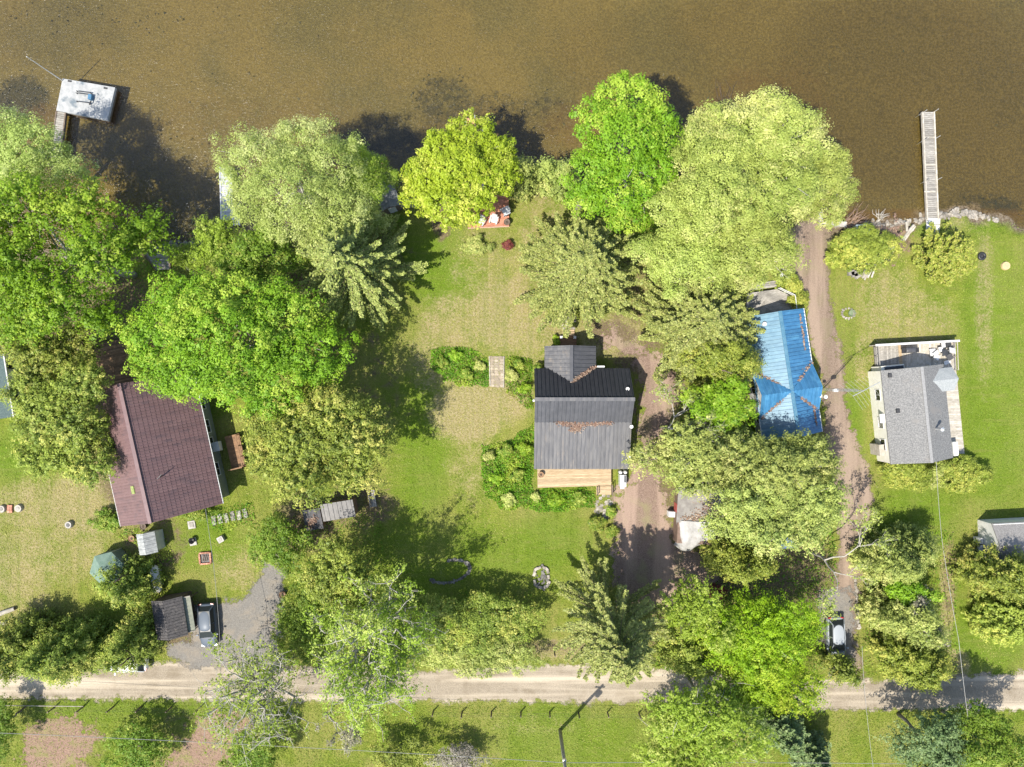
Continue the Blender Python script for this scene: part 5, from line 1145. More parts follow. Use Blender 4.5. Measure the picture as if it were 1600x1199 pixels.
MB().tube([(.3*math.cos(a), .3*math.sin(a), .12) for a in np.linspace(0, 6.283, 19)], .14, 8).build('ring', black_p, o, True); MB().lathe([(.2, .05), (.2, .09), (.02, .1)], 12).build('wheel_hub', dark_metal, o)
bq = thing('barbecue', 'covered black barbecue on the white cottage deck', 'barbecue', tuple(P(1419, 547.5, 1)), R(2)); bq.location.z = .56
MB().box((0, 0, .45), (.9, .55, .8)).build('cart', dark_metal, bq)
loft([[(x, .30*math.cos(a), .86+h2*math.sin(a)) for a in np.linspace(0, math.pi, 8)] for x, h2 in ((-.5, .12), (-.45, .26), (.45, .26), (.5, .12))], mat('grey_cover', (.05,.05,.055), (.075,.075,.08), 3, .5), 'lid', bq)
for x in (-.68, .68): MB().box((x, 0, .85), (.34, .48, .05)).build('side_shelf', black_p, bq)
pf = thing('patio_furniture', 'jumble of folded white chairs and cushions on the white cottage deck', 'patio furniture', tuple(P(1471, 551, .7)), 0); pf.location.z = .56
for i in range(11): x, y = r.normal()*.55, r.normal()*.5; MB().box((x, y, .25+.06*i), (r.uniform(.45, .8), r.uniform(.4, .7), .06), r.uniform(0, 3), r.normal()*.25, r.normal()*.2).build('cushion' if i % 3 else 'folded_seat', white_p if i % 3 else dark_metal, pf)
for i in range(6): x, y = r.normal()*.6, r.normal()*.5; a = r.uniform(0, 6.28); MB().tube([(x, y, .02), (x+.3*math.cos(a), y+.3*math.sin(a), .7)], .025, 5).build('chair_leg', white_p, pf)
lt = thing('garden_lamp', 'white globe lamp post at the deck corner of the blue cottage', 'lamp', tuple(P(1211, 434)), 0); MB().tube([(0, 0, 0), (0, 0, 1.5)], .04, 8).build('post', dark_metal, lt); MB().lathe([(.05, -.16), (.15, -.08), (.18, 0), (.15, .1), (.03, .18)], 14, (0, 0, 1.65)).build('globe', white_p, lt, True)
# mailbox-like blue tarp bundle under the olive trees
tp = thing('blue_tarp', 'blue tarp heap under the olive trees beside the lane', 'tarp', tuple(P(1232, 846)), 0); n = 9; v = []
for j in range(n):
    for i in range(n): u, t = i/(n-1)*2-1, j/(n-1)*2-1; v.append((u*.95, t*.75, max(.02, .75*(1-max(abs(u), abs(t))**3)+.09*math.sin(u*7+t*4))))
MB().add(v, [(j*n+i, j*n+i+1, (j+1)*n+i+1, (j+1)*n+i) for j in range(n-1) for i in range(n-1)]).build('sheet', mat('blue_poly', (.10,.15,.28), (.15,.21,.36), 2, .5), tp); MB().tube([(-.95, -.75, .04), (.95, -.75, .04)], .02, 5).build('rope', pale_wood, tp)

# ------------------------------------------------------------------ antenna, poles, fences, wires
an = thing('television_antenna', 'lattice mast with a large aluminium antenna beside the blue cottage', 'antenna', tuple(P(1283, 609)), 0)
mh = 7.6; mb = MB()
legs = [(.14*math.cos(a), .14*math.sin(a)) for a in (0, 2.09, 4.19)]
for x, y in legs: MB().tube([(x, y, 0), (x*.8, y*.8, mh)], .022, 5).build('mast_leg', alu_m, an)
for k in range(19):
    z = .3+k*.39
    for i in range(3): a, b_ = legs[i], legs[(i+1) % 3]; mb.tube([(a[0], a[1], z), (b_[0], b_[1], z+.3)], .012, 4, cap=False)
mb.build('lattice', alu_m, an); MB().tube([(0, 0, mh-.3), (0, 0, mh+1.0)], .03, 6).build('stub_mast', alu_m, an)
ant_m = mat('grey_aluminium', (.26,.26,.255), (.33,.33,.32), 4, .5); za = mh+.9; d = Vector((math.cos(.48), math.sin(.48), 0)); e = Vector((-d.y, d.x, 0)); MB().tube([tuple(-d*1.1+Vector((0, 0, za))), tuple(d*1.65+Vector((0, 0, za)))], .035, 6).build('boom', alu_m, an)
for k in range(9):
    p = d*(-1.1+k*.33)+Vector((0, 0, za)); L_ = 1.15-.055*k
    for s_ in (-1, 1): MB().tube([tuple(p), tuple(p+(e*s_-d*.42*(1 if s_ > 0 else -.35))*L_*1.35)], .008, 4).build('element', ant_m, an)
p = local(an, P(1297, 607, 3.5)); MB().box((0, -.05, 3.1), (.42, .28, .34)).build('rotor_box', white_p, an)
pole_m = mat('grey_pole_wood', (.26,.24,.215), (.36,.34,.305), 3, .9, stretch=(4, 4, .4))
up = thing('utility_pole', 'tall grey wooden utility pole in the meadow below the road', 'utility pole', tuple(P(875, 1141)), 0)
MB().tube([(0, 0, -.3), (0, 0, 5), (0, 0, 10.6)], [.19, .165, .13], 10).build('shaft', pole_m, up, True)
MB().box((0, .12, 9.9), (1.0, .12, .12)).build('crossarm', pole_m, up); MB().box((0, .2, 5.9), (.35, .18, .3)).build('cable_clamp', alu_m, up)
for x in (-.42, .42): MB().lathe([(.03, 0), (.06, .04), (.05, .14), (.02, .18)], 8, (x, .12, 9.96)).build('insulator', trim_m, up)
MB().lathe([(.05, 0), (.24, .02), (.25, .75), (.05, .8)], 12, (.33, -.1, 8.4)).build('transformer', alu_m, up)
wire_m = mat('pale_cable', (.24,.235,.22), rough=.5)
def cable(label, pts, rr=.022, sag=.5):
    o = thing('cable', label, 'cable', tuple(P(*pts[0])), 0); o.location.z = 0; w = [local(o, P(*p)) for p in pts]; full = []
    for a, b_ in zip(w[:-1], w[1:]): full += [a.lerp(b_, t)-Vector((0, 0, sag*4*t*(1-t))) for t in np.linspace(0, 1, 9)[:-1]]
    MB().tube(full+[w[-1]], rr, 4).build('strand', wire_m, o)
cable('overhead cable running left from the utility pole across the meadow', [(-400, 1130, 6.2), (884, 1192, 6.0)])
cable('overhead cable running right from the utility pole across the meadow', [(884, 1192, 6.0), (2000, 1205, 6.2)])
cable('service wire from the road to the red roof house', [(346, 1180, 6.5), (344, 1010, 5.6), (336, 905, 4.8), (321, 795, 3.6)], sag=.1)
cable('service wire from the road to the grey shingle cottage', [(1522, 1190, 6.5), (1498, 1000, 5.6), (1472, 845, 4.6), (1463, 722, 3.9)], sag=.1)
cable('wire dipping across the lane mouth toward the meadow', [(1347, 1010, 5.5), (1353, 1100, 5.8), (1366, 1210, 6.2)], .016, .1)
def fence(label, posts, h, m, rail, name='post_fence'):
    o = thing(name, label, 'fence', tuple(P(*posts[0])), 0)
    L_ = [local(o, P(*p)) for p in posts]
    for p in L_: MB().tube([(p.x, p.y, -.1), (p.x+r.normal()*.03, p.y+r.normal()*.03, h*r.uniform(.92, 1.06))], [.085, .07], 7).build('post', m, o)
    for z in rail:
        for a, b_ in zip(L_[:-1], L_[1:]): MB().tube([(a.x, a.y, z), ((a.x+b_.x)/2, (a.y+b_.y)/2, z-.02), (b_.x, b_.y, z)], .006, 4).build('wire', dark_metal, o)
    return o
f1 = fence('wire fence on dark posts along the verge, lower left', [(-50, 1103), (-4, 1103.5), (40.5, 1104), (86.5, 1104.5), (131, 1104), (178, 1104), (221, 1104), (268, 1105), (312, 1106)], 1.25, dark_wood, (.4, .8, 1.15))
a, b_ = local(f1, P(-50, 1102, .7)), local(f1, P(130, 1104, .7)); MB().tube([a, b_], .04, 6).build('top_rail', pale_wood, f1)
fence('wire fence on grey posts along the verge, below the road centre', [(677, 1111), (722, 1112), (768, 1112), (814, 1112), (859, 1112.5), (904, 1113), (949, 1113), (998, 1114), (1045, 1116)], 1.2, dark_wood, (.4, .8, 1.1))
fence('short run of leaning posts above the road near the spruce', [(818, 1026), (866, 1018), (908, 1014)], 1.1, dark_wood, (.5, .9))
edge = thing('kerb_stones', 'line of pale edging stones beside the lane mouth', 'garden edging', tuple(P(1338, 945)), 0)
for j in range(22): rocks(edge, [(1336+.25*j+r.normal()*.6, 905+j*3.6)], (.3, .5), 'p', 300+j)
# ------------------------------------------------------------------ trees, one by one
broadleaf('willow_tree', 'pale green willow leaning over the water at the left edge', 55, 240, 85, 66, 12, 'willow', 11, cr=.55, leaf=.18, per=48, k=9, asp=.4, lobes=[(-30,-25,1,42,36,3),(14,10,0,40,34,2.6),(55,28,-1,32,26,2.2),(-20,32,0,44,30,2.6),(0,0,.6,50,45,3),(-62,0,0,40,40,3)])
broadleaf('maple_tree', 'large deep green maple with feathery sprays at the left shore', 105, 400, 135, 120, 17, 'feather', 12, cr=.55, leaf=.24, per=30, k=10, dens=1.05, spread=1.9, nl=26, twig=2, bark=bark_p, zr=(-.4,.5), lobes=[(-60,-70,0,60,48,3.4),(20,-75,-1,46,36,2.6),(95,-40,-2.5,46,38,2.2),(55,0,0,46,40,3),(-70,20,.8,56,48,3.6),(-10,70,0,62,44,3),(-80,95,-1,46,40,2.6),(35,95,-2,32,24,2),(-105,-20,0,40,60,3)])
broadleaf('maple_tree', 'huge rounded bright green maple above the red roof house', 372, 535, 178, 118, 15, 'maple', 13, cr=.55, leaf=.22, per=40, k=11, dens=.72, lobes=[(-110,-10,-.3,70,55,3.2),(-60,-55,.4,66,50,3.2),(15,-65,0,58,46,3),(75,-35,0,62,50,3),(110,20,-.5,62,52,2.9),(65,60,-.4,66,48,3),(-5,45,1,76,52,3.6),(-75,45,0,62,44,3),(-10,-8,1.6,92,62,3.6),(50,95,-1.4,52,28,2.2),(-135,30,-1,40,36,2.4)])
broadleaf('willow_tree', 'great pale willow by the grey metal dock', 465, 290, 125, 92, 14, 'willow', 14, cr=.55, leaf=.17, per=50, k=9, asp=.4, nl=16, twig=1, bark=bark_p, lobes=[(-55,-25,.5,60,55,3.4),(15,-60,0,52,40,2.8),(60,-25,.6,52,46,3.2),(-75,25,-1,42,36,2.6),(0,10,1.2,62,52,3.8),(65,35,-.5,52,40,2.8),(-20,60,-1.5,56,32,2.4),(40,70,-2,44,30,2.2)])
broadleaf('willow_tree', 'smaller green willow hanging over the boathouse', 580, 280, 40, 38, 9, 'fresh', 15, cr=.36, leaf=.16, per=28, k=6, asp=.45)
broadleaf('willow_tree', 'low light green tree in front of the boathouse', 570, 346, 46, 26, 6.5, 'willow', 16, cr=.36, leaf=.16, per=28, k=6, asp=.45)
spruce('spruce_tree', 'broad olive spruce with spoke-like boughs beside the big maple', 520, 394, 8.0, 14, 'spruce', 17, gap=.62, nb=7, per=1.5, wide=.15, droop=.16)
broadleaf('dark_tree', 'shadowed green tree between willow and bright maple', 415, 400, 65, 42, 9, 'shrub', 18, cr=.42, leaf=.2, per=22, k=7)
broadleaf('young_willow', 'yellow-green sapling on the stony shore by the landing', 345, 385, 36, 40, 7, 'fresh', 19, cr=.36, leaf=.16, per=24, k=5, dens=.8, spread=1.4)
broadleaf('young_willow', 'leafy bush with bare twigs right of the plank landing', 295, 402, 36, 26, 4.5, 'fresh', 20, cr=.32, leaf=.15, per=20, k=5, dens=.8, nl=16, twig=2, bark=bark_p)
broadleaf('cedar_tree', 'olive cedar at the top of the left cedar clump', 80, 552, 62, 50, 10, 'cedar', 21, cr=.42, leaf=.19, per=28, k=8, dens=.9, spread=1.3, bark=bark_d)
broadleaf('cedar_tree', 'wide olive cedar in the middle of the left cedar clump', 96, 628, 80, 60, 10, 'cedar', 22, cr=.42, leaf=.19, per=28, k=9, dens=.9, spread=1.3, bark=bark_d)
broadleaf('cedar_tree', 'cedar touching the red roof at the bottom of the clump', 122, 700, 68, 54, 8, 'cedar', 23, cr=.42, leaf=.19, per=28, k=8, dens=.9, spread=1.3, bark=bark_d)
broadleaf('golden_maple', 'golden-green maple over the red deck', 722, 273, 86, 74, 9, 'yellow', 24, cr=.36, leaf=.22, per=20, k=10, dens=1.0)
cedar('cedar_tree', 'small olive cedar right of the golden maple', 818, 285, 36, 46, 6, 'olive', 25, tips=3)
cedar('cedar_tree', 'olive cedar on the shore before the bright maple', 866, 272, 38, 42, 6.5, 'olive', 26, tips=3)
broadleaf('bright_maple', 'tall bright green maple leaning over the lake in the middle', 975, 235, 84, 100, 16, 'maple', 27, cr=.50, leaf=.21, per=36, k=9, dens=.75, nl=14, bark=bark_p, lobes=[(5,-62,.8,52,44,3),(-40,-40,0,38,36,2.6),(45,-28,0,42,44,2.8),(0,-5,1,56,46,3.4),(-45,25,-1,44,38,2.6),(38,32,-.6,46,42,2.8),(0,60,-1.6,50,36,2.4),(-55,62,-3,32,30,1.8),(15,92,-3.4,36,22,1.8)])
broadleaf('pale_ash', 'largest pale green tree on the right shore', 1150, 255, 110, 88, 15, 'pale', 28, cr=.52, leaf=.18, per=44, k=11, asp=.45, nl=22, twig=2, bark=bark_p)
broadleaf('pale_ash', 'pale green tree overhanging the sea wall', 1275, 290, 60, 56, 11, 'pale', 29, cr=.38, leaf=.17, per=28, k=8, asp=.45, nl=16, twig=1, bark=bark_p)
broadleaf('pale_ash', 'pale green tree behind the bright maple', 1085, 330, 72, 56, 12, 'pale', 30, cr=.5, leaf=.18, per=40, k=8, asp=.45, nl=16, twig=1, bark=bark_p)
broadleaf('pale_ash', 'pale green tree nearest the end of the lane', 1165, 380, 72, 58, 12, 'pale', 31, cr=.5, leaf=.18, per=40, k=8, asp=.45, nl=16, twig=1, bark=bark_p)
broadleaf('pale_ash', 'soft green tree left of the lane end pale tree', 1062, 412, 74, 54, 11, 'pale', 32, cr=.5, leaf=.18, per=40, k=7, asp=.45, bark=bark_p)
spruce('spruce_tree', 'dense olive spruce above the dark roof cottage', 922, 400, 7.2, 11.5, 'spruce', 33, gap=.42, nb=11, per=1.6, wide=.22, droop=.18)
spruce('spruce_tree', 'olive spruce left of the blue cottage deck', 1122, 498, 7.6, 10, 'spruce', 34, gap=.42, nb=11, per=1.5, wide=.22, droop=.18)
cedar('cedar_tree', 'yellow-olive cedar leaning on the blue roof', 1116, 572, 74, 50, 9, 'goldcedar', 35, tips=5)
broadleaf('young_maple', 'fresh green tree between driveway and blue cottage', 1122, 632, 52, 44, 8, 'maple', 36, cr=.40, leaf=.22, per=22, k=7)
cedar('cedar_tree', 'small gold cedar at the lower corner of the blue cottage', 1158, 680, 34, 34, 6, 'goldcedar', 37, tips=3)
sparse_tree('half_dead_tree', 'half-bare tree with pale twigs beside the driveway', 1035, 668, 8.5, 'olive', 38, spread=.85, leafy=.45, m=bark_p, depth=5)
broadleaf('olive_tree', 'olive tree below the half-bare tree by the driveway', 1080, 715, 74, 48, 9, 'olive', 39, cr=.38, leaf=.18, per=24, k=8, spread=1.4, nl=20, twig=2, bark=bark_p)
broadleaf('olive_tree', 'wide yellow-olive tree shading the lane', 1208, 735, 84, 56, 11, 'olive', 40, cr=.48, leaf=.18, per=38, k=10, spread=1.3, nl=22, twig=2, bark=bark_p)
broadleaf('olive_tree', 'yellow-olive tree above the blue tarp heap', 1180, 800, 76, 52, 10, 'olive', 41, cr=.48, leaf=.18, per=38, k=8, spread=1.3, nl=18, twig=2, bark=bark_p)
broadleaf('olive_tree', 'yellow-olive tree at the lane bend', 1248, 795, 48, 50, 10, 'olive', 42, cr=.48, leaf=.18, per=38, k=7, spread=1.3, nl=16, twig=2, bark=bark_p)
cedar('cedar_tree', 'olive cedar below the tarp covered camper', 1155, 878, 62, 40, 8, 'goldcedar', 43, tips=5)
sparse_tree('birch_tree', 'thin pale-branched tree leaning over the lane', 1270, 865, 9, 'pale', 44, spread=.8, leafy=.6, m=bark_p, depth=5, per=10)
broadleaf('cedar_tree', 'big dark olive cedar right of the red roof house', 490, 694, 112, 78, 12, 'cedar', 45, cr=.46, leaf=.20, per=30, k=11, dens=.85, spread=1.3, bark=bark_d)
broadleaf('cedar_tree', 'round cedar below the lean-to shed', 537, 903, 62, 54, 9, 'cedar', 46, cr=.42, leaf=.19, per=28, k=7, dens=.9, spread=1.3, bark=bark_d)
broadleaf('green_bush', 'loose green bush beside the gravel parking', 440, 850, 44, 50, 5, 'shrub', 47, cr=.34, leaf=.17, per=20, k=7, dens=.9)
open_tree('open_ash', 'tall open ash with grey branches over the road', 588, 1020, 118, 142, 15, 'fresh', 148, nl=20, ns=10, ntw=6, per=10, leaf=.22, cr=.42)
open_tree('open_ash', 'thin-leaved ash spreading over the gravel parking', 398, 1082, 116, 108, 12.5, 'fresh', 49, nl=16, ns=9, ntw=6, leafy=.6, per=7, leaf=.21, cr=.38)
sparse_tree('dead_shrub_tree', 'bare grey thicket tree below the road', 520, 1105, 6, 'grey', 50, spread=.9, leafy=.3, depth=5, m=bark_p)
broadleaf('green_bush', 'dark bush in the shade between the two open ashes', 480, 975, 45, 60, 4.5, 'shrub', 51, cr=.36, leaf=.18, per=20, k=7)
cedar('cedar_tree', 'dark cedar at the lower left edge', 25, 1020, 52, 56, 7, 'cedar', 52, tips=4)
cedar('cedar_tree', 'dark cedar between edge cedar and round cedar', 95, 1018, 62, 64, 8, 'cedar', 53, tips=5)
cedar('cedar_tree', 'round cedar standing at the road over the hidden white car', 205, 1022, 52, 62, 8, 'cedar', 54, tips=3)
cedar('cedar_tree', 'cedar between screen tent and dark shed', 194, 900, 46, 54, 6, 'cedar', 55, tips=3)
broadleaf('hedge_shrub', 'loose yellow-green hedge above the road', 738, 1018, 98, 34, 3.2, 'olive', 56, cr=.32, leaf=.16, per=20, k=8, cat='shrub', group='shrubs and small bushes')
broadleaf('hedge_shrub', 'shaded green bushes right of the stone ring bed', 748, 966, 98, 46, 4.5, 'cedar', 57, cr=.32, leaf=.16, per=20, k=8, cat='shrub', group='shrubs and small bushes')
spruce('spruce_tree', 'tall olive spruce reaching over the road, centre', 984, 1046, 7.0, 17, 'spruce', 58, gap=.68, nb=7, per=1.3, wide=.14, droop=.16)
broadleaf('ragged_tree', 'ragged green tree between spruce and white table', 1080, 955, 48, 50, 9, 'fresh', 60, cr=.36, leaf=.19, per=16, k=7, dens=.6, nl=18, twig=2, spread=1.5)
cedar('cedar_tree', 'olive cedar above the road right of the spruce', 1085, 1015, 56, 44, 7, 'cedar', 61, tips=4)
broadleaf('lime_tree', 'feathery lime-green tree above the pale silver car', 1178, 985, 88, 58, 9, 'lime', 62, cr=.42, leaf=.18, per=30, k=9, spread=1.5, asp=.45)
broadleaf('lime_tree', 'lower lime-green tree spilling onto the road', 1198, 1058, 78, 48, 8, 'lime', 63, cr=.42, leaf=.18, per=30, k=8, spread=1.5, asp=.45)
cedar('cedar_tree', 'small dark cedar beside the pale silver car', 1312, 1042, 32, 36, 5, 'cedar', 64, tips=2)
broadleaf('open_maple', 'loose light green tree below the road right of centre', 1105, 1110, 92, 56, 11, 'fresh', 65, cr=.38, leaf=.2, per=18, k=9, dens=.62, nl=26, twig=3, spread=1.5, bark=bark_p)
broadleaf('open_maple', 'ragged tree at the bottom edge beneath the loose light green tree', 1070, 1175, 76, 34, 9, 'fresh', 66, cr=.38, leaf=.2, per=18, k=8, dens=.7, nl=18, twig=2, spread=1.5, bark=bark_p)
spruce('blue_spruce', 'blue-green spruce below the road, right of centre', 1245, 1172, 3.6, 9, 'blue', 67, gap=.42, nb=9, per=1.2)
spruce('blue_spruce', 'smaller blue-green spruce at the bottom edge', 1290, 1205, 2.6, 6, 'blue', 68, gap=.42, nb=9, per=1.2)
cedar('cedar_tree', 'pale olive cedar at the bend of the lane', 1418, 870, 66, 50, 8, 'olive', 69, tips=5)
broadleaf('young_maple', 'small vivid green maple among the lane cedars', 1418, 925, 42, 26, 5, 'maple', 70, cr=.34, leaf=.2, per=20, k=6)
cedar('cedar_tree', 'grey-topped cedar beside the lane mouth', 1425, 975, 70, 46, 7, 'olive', 71, tips=5)
cedar('cedar_tree', 'gold-olive cedar at the corner of lane and road', 1425, 1040, 76, 46, 6, 'goldcedar', 72, tips=6)
sparse_tree('dead_shrub_tree', 'grey leafless shrub inside the lane cedars', 1410, 955, 6, 'grey', 73, spread=.9, leafy=.4, depth=5, m=bark_p)
cedar('cedar_tree', 'dark cedar below the edge shed', 1575, 905, 66, 46, 8, 'cedar', 74, tips=5)
cedar('cedar_tree', 'dark cedar at the right edge near the road', 1580, 965, 62, 50, 7, 'goldcedar', 75, tips=5)
spruce('spreading_spruce', 'low spreading green spruce near the long dock', 1508, 388, 3.5, 5.0, 'cedar', 76, gap=.34, nb=10, per=1.4, droop=.1)
broadleaf('pine_tree', 'grey-green pine at the bottom right', 1455, 1160, 66, 46, 9, 'blue', 77, cr=.42, leaf=.2, per=22, k=8, dens=.8, spread=1.3)
broadleaf('pine_tree', 'darker pine at the bottom right corner group', 1530, 1155, 56, 46, 9, 'shrub', 78, cr=.42, leaf=.2, per=22, k=8, dens=.8)
broadleaf('green_bush', 'dark bush at the bottom left beside the bare soil', 215, 1170, 60, 40, 4, 'shrub', 79, cr=.36, leaf=.18, per=18, k=7, dens=.7)
broadleaf('green_bush', 'bush at the bottom edge under the open ash', 400, 1175, 46, 40, 5, 'shrub', 80, cr=.36, leaf=.18, per=20, k=7)
broadleaf('grey_bush', 'grey twiggy bush at the bottom edge below the road', 715, 1188, 44, 26, 3, 'grey', 81, cr=.34, leaf=.14, per=22, k=6, cat='shrub', group='shrubs and small bushes', nl=14, twig=3, bark=bark_p)
broadleaf('green_bush', 'dark bush right of the grey twiggy bush', 620, 1182, 56, 30, 3.5, 'cedar', 82, cr=.34, leaf=.16, per=18, k=6, dens=.8)
broadleaf('green_bush', 'dark shrub at the lower left corner edge', 5, 1130, 24, 46, 4, 'shrub', 83, cr=.34, leaf=.16, per=18, k=5)
shrub('golden_shrub', 'large golden shrub in front of the blue boat cradle', 1340, 390, 50, 36, 2.6, 'goldcedar', 84, k=9)
shrub('golden_shrub', 'golden shrub at the upper rail of the blue cottage deck', 1234, 446, 19, 16, 1.8, 'goldcedar', 85)
shrub('golden_shrub', 'golden shrub at the lower rail of the blue cottage deck', 1247, 471, 17, 14, 1.6, 'goldcedar', 86)
shrub('golden_shrub', 'golden shrub at the left foot of the grey shingle cottage', 1412, 740, 42, 24, 2.2, 'goldcedar', 87, k=7)
shrub('golden_shrub', 'golden shrub at the right foot of the grey shingle cottage', 1506, 738, 36, 30, 2.4, 'goldcedar', 88, k=7)
shrub('lilac_bush', 'pale flowering bush between the golden shrubs', 1460, 745, 18, 20, 1.8, 'pale', 89)
shrub('red_barberry', 'small wine-red bush on the lawn below the red deck', 793, 383, 8, 8, .8, 'red', 90, cr=.14, leaf=.1, per=18)
shrub('low_juniper', 'small dark juniper on the lawn below the red deck', 742, 384, 22, 14, 1.0, 'olive', 91, cr=.2, leaf=.13)
shrub('flower_bush', 'green bush at the lake-side left corner of the dark roof cottage', 842, 577, 9, 12, 1.4, 'shrub', 92, cr=.2)
shrub('peony_clump', 'deep green peony clump by the stepping path', 934, 819, 14, 11, 1.0, 'shrub', 93, cr=.2)
shrub('peony_clump', 'second peony clump on the drive side of the stepping path', 953, 800, 8, 8, .9, 'shrub', 94, cr=.2)
shrub('peony_clump', 'lowest peony clump near the low dark pine', 955, 830, 10, 10, .9, 'shrub', 95, cr=.2)
shrub('rust_shrub', 'rust-leaved shrub by the white square table', 1120, 925, 12, 14, 2, 'red', 96, cr=.24)
shrub('corner_shrub', 'green shrub at the bottom corner of the red roof house', 170, 815, 26, 17, 1.5, 'shrub', 97)
shrub('corner_shrub', 'shrubs along the lower wall of the red roof house', 310, 803, 30, 10, 1.2, 'shrub', 98)
shrub('entry_bush', 'small dark bush left of the entry deck', 869, 533, 5, 7, .9, 'feather', 99, cr=.16)
# ------------------------------------------------------------------ low growth
BED1 = [(672,545),(700,542),(735,548),(764,556),(763,604),(735,605),(700,598),(680,585),(670,565)]
BED2 = [(790,556),(832,560),(834,640),(815,635),(792,612)]
BED3 = [(752,695),(790,690),(834,660),(836,762),(930,764),(930,792),(880,800),(780,796),(752,760)]
cover('flower_bed', 'leafy green flower bed in an oval on the lawn', 'flower bed', [BED1], 190, .42, .17, 'weed', 201)
cover('flower_bed', 'narrow planting strip along the left wall of the dark roof cottage', 'flower bed', [BED2], 120, .5, .17, 'weed', 202)
cover('flower_bed', 'dense green planting wrapping the honey wood deck', 'flower bed', [BED3], 170, .5, .17, 'weed', 203)
cover('flower_bed', 'flowers and herbs beside the plank steps of the red roof house', 'flower bed', [[(320,795),(395,785),(400,815),(350,835),(322,815)], [(175,835),(215,825),(262,835),(272,880),(250,880),(205,850)]], 60, .5, .16, 'weed', 204)
cover('undergrowth', 'rough undergrowth under the shoreline trees', 'undergrowth', [[(-60,410),(180,405),(330,390),(450,360),(640,330),(640,400),(560,470),(400,480),(200,500),(180,620),(-60,640)], [(820,300),(1000,300),(1260,310),(1200,400),(1190,560),(1060,600),(1020,420),(930,330)]], 22, .4, .18, 'weed', 205)
cover('undergrowth', 'rough undergrowth between the driveways', 'undergrowth', [[(1080,600),(1180,620),(1190,690),(1290,690),(1310,900),(1270,1000),(1300,1050),(1060,1050),(1000,1040),(960,960),(1060,950),(1130,900),(1140,850),(1060,740),(1030,720)]], 26, .4, .18, 'weed', 206)
cover('undergrowth', 'rough undergrowth under the lower cedars', 'undergrowth', [[(-60,970),(150,960),(240,1000),(240,1040),(-60,1045)], [(400,810),(600,800),(600,960),(640,1040),(440,1040),(450,900)], [(640,930),(840,925),(820,1036),(640,1040)], [(1345,820),(1490,830),(1500,1050),(1350,1058)], [(1500,880),(1640,880),(1640,1000),(1540,1000)]], 22, .42, .17, 'weed', 207)
cover('tall_grass', 'unmown grass along the shore and the road verges', 'grass', [[(1395,352),(1445,345),(1475,345),(1590,352),(1640,372),(1640,392),(1500,372),(1420,380)], [(-60,1095),(1660,1112),(1660,1122),(-60,1108)], [(700,1026),(1000,1028),(1000,1042),(700,1042)], [(640,1110),(1660,1118),(1660,1240),(640,1240)], [(-60,1110),(640,1110),(640,1240),(-60,1240)]], 34, .16, .13, 'blade', 208, asp=.28)
# lawn blades, kept off drives, houses and water
r = np.random.default_rng(9); n = 400000
q = np.column_stack([r.uniform(-56, 56, n), r.uniform(-42, 25, n)]); keep = shore_sd(q) > 1.2
for pw in SHEETS:
    keep &= sdf_poly(q, pw) < .15+.5*(r.random(n)-.5)
keep &= r.random(n) > .75*np.maximum(blobs(q, DIRT), blobs(q, DRY)*.6)
q = q[keep]; n = len(q); cl = vnoise(q, 1.1, 77)
V, F, t, t2 = cards(np.column_stack([q, r.uniform(.02, .06, n)]), r.normal(size=(n, 3))*.55+np.array([0, 0, .9]), r.uniform(.08, .18, n), .34, r, tint=np.clip(cl+r.normal(size=n)*.25, 0, 1), tint2=np.clip(.75*vnoise(q, 4.5, 78)+.45*blobs(q, DRY)+r.random(n)*.3, 0, 1))
o = bpy.data.objects.new('lawn_grass', np_mesh('lawn_grass', V, F, LM['blade'], {'tint': t, 'tint2': t2})); link(o); tag(o, 'short mown grass of the lawns', 'grass', kind='stuff')

# ------------------------------------------------------------------ driftwood and sunken brush
def brush(label, px, py, n, L_, z, m, seed, d0=1.57, fan=.6):
    r = np.random.default_rng(seed); p = P(px, py); o = thing('brush_heap', label, 'brush', (p.x, p.y, z), 0)
    for i in range(n):
        a = d0+r.normal()*fan; q = r.normal(size=2)*L_*.18; ll = L_*r.uniform(.5, 1.1)
        MB().tube(wander((q[0], q[1], r.uniform(0, .1)), (q[0]+math.cos(a)*ll, q[1]+math.sin(a)*ll, r.uniform(.0, .25)), 4, ll*.07, r), [.045, .035, .025, .012], 5).build('branch', m, o)
brush('sunken dark branches lying on the lake bed off the pale tree', 1139, 164, 15, 2.6, -1.0, dark_wood, 401, 1.57, .5)
brush('brown driftwood and reeds washed against the sea wall', 1330, 350, 46, 2.2, -.38, mat('driftwood', (.16,.10,.065), (.28,.20,.14), 4, .9, rand=.3), 402, .35, .5)
brush('pale driftwood twigs at the water near the wire crate', 1372, 343, 16, 1.4, -.32, pale_wood, 403, .7, .5)

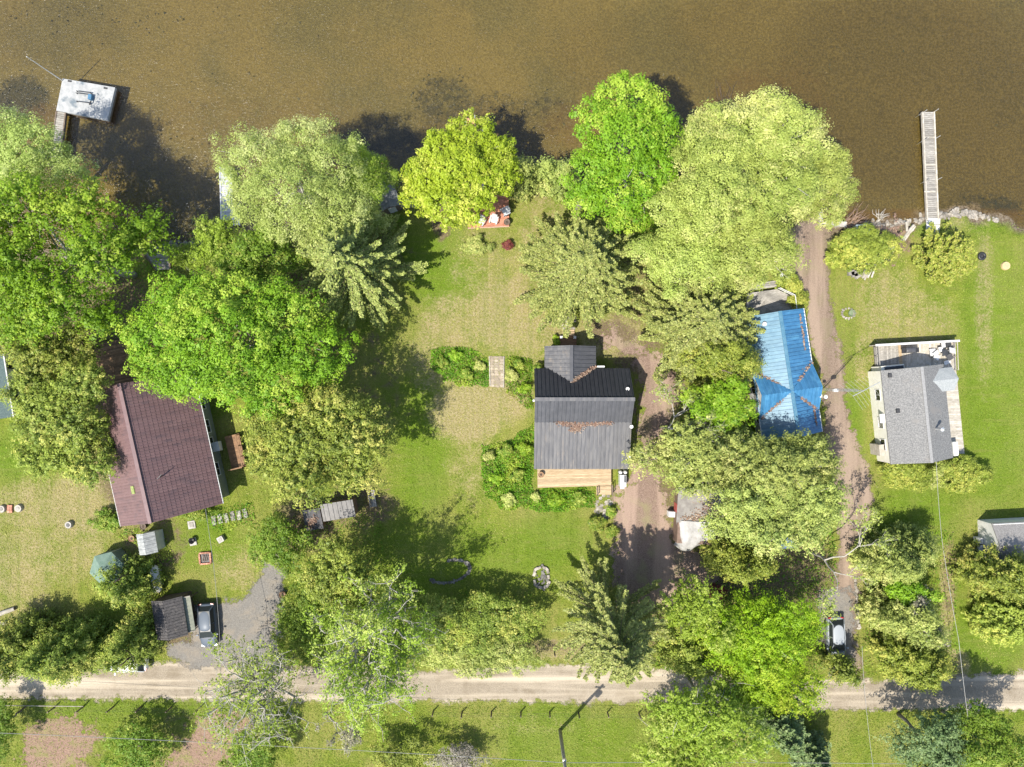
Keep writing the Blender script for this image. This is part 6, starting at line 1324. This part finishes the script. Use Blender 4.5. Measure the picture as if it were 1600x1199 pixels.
# weed beds and litter on the lake bottom
r = np.random.default_rng(21); q = np.column_stack([r.uniform(-54, 54, 60000), r.uniform(14, 40, 60000)]); s2 = shore_sd(q)
w = blobs(q, WEED_AND_SKY)+.10+.5*(vnoise(q, 1.3, 91)-.5)+.35*(vnoise(q, .5, 92)-.5); sel = (s2 < -.8) & (r.random(len(q)) < np.clip(w-.25, 0, 1)**1.5*.6); q = q[sel]; n = len(q); z = ground_z(s2[sel], q)
V, F, t, t2 = cards(np.column_stack([q, z+r.uniform(.02, .14, n)]), r.normal(size=(n, 3))*.6+np.array([0, 0, .8]), r.uniform(.10, .34, n), .45, r)
wd = leaf_mat('pond_weed', (.022,.026,.012), (.070,.068,.026), (.13,.10,.04), .1)
o = bpy.data.objects.new('lake_weed', np_mesh('lake_weed', V, F, wd, {'tint': t, 'tint2': t2})); link(o); tag(o, 'dark water weed on the shallow lake bottom', 'weed', kind='stuff')

# mixed perennials standing in the beds
for i, (px, py, rr, h, kd, lab) in enumerate([(690,566,9,.7,'shrub','tall leafy perennial at the left end of the oval bed'),(712,556,10,.8,'feather','round perennial clump in the upper middle of the oval bed'),(728,585,11,.9,'shrub','largest perennial clump in the lower middle of the oval bed'),(750,572,9,.7,'pale','pale perennial clump beside the flagstone path in the oval bed'),
  (802,588,10,.9,'pale','pale bush in the strip left of the dark roof cottage'),(820,606,10,1.1,'feather','green bush against the left wall of the dark roof cottage'),(812,570,8,.8,'shrub','small bush at the top of the cottage wall strip'),
  (764,712,10,1.0,'pale','pale flowering clump at the top left of the deck planting'),(790,706,13,1.1,'shrub','big leafy clump at the top of the deck planting'),(818,700,11,1.0,'feather','bright clump touching the left wall above the deck'),(775,748,12,.9,'feather','fresh clump on the left side of the deck planting'),(808,742,12,1.0,'shrub','dark clump beside the left end of the honey wood deck'),(795,780,11,.8,'pale','pale clump at the lower left of the deck planting'),(836,776,8,.7,'pale','pale small clump below the left end of the honey wood deck'),(870,782,12,.7,'feather','fresh clump below the middle of the honey wood deck'),(905,780,11,.7,'shrub','dark clump below the right end of the honey wood deck')]):
    shrub('perennial_clump', lab, px, py, rr, rr*.85, h, kd, 500+i, cr=.17, leaf=.16, per=16, k=4, group='perennial clumps in the garden beds')
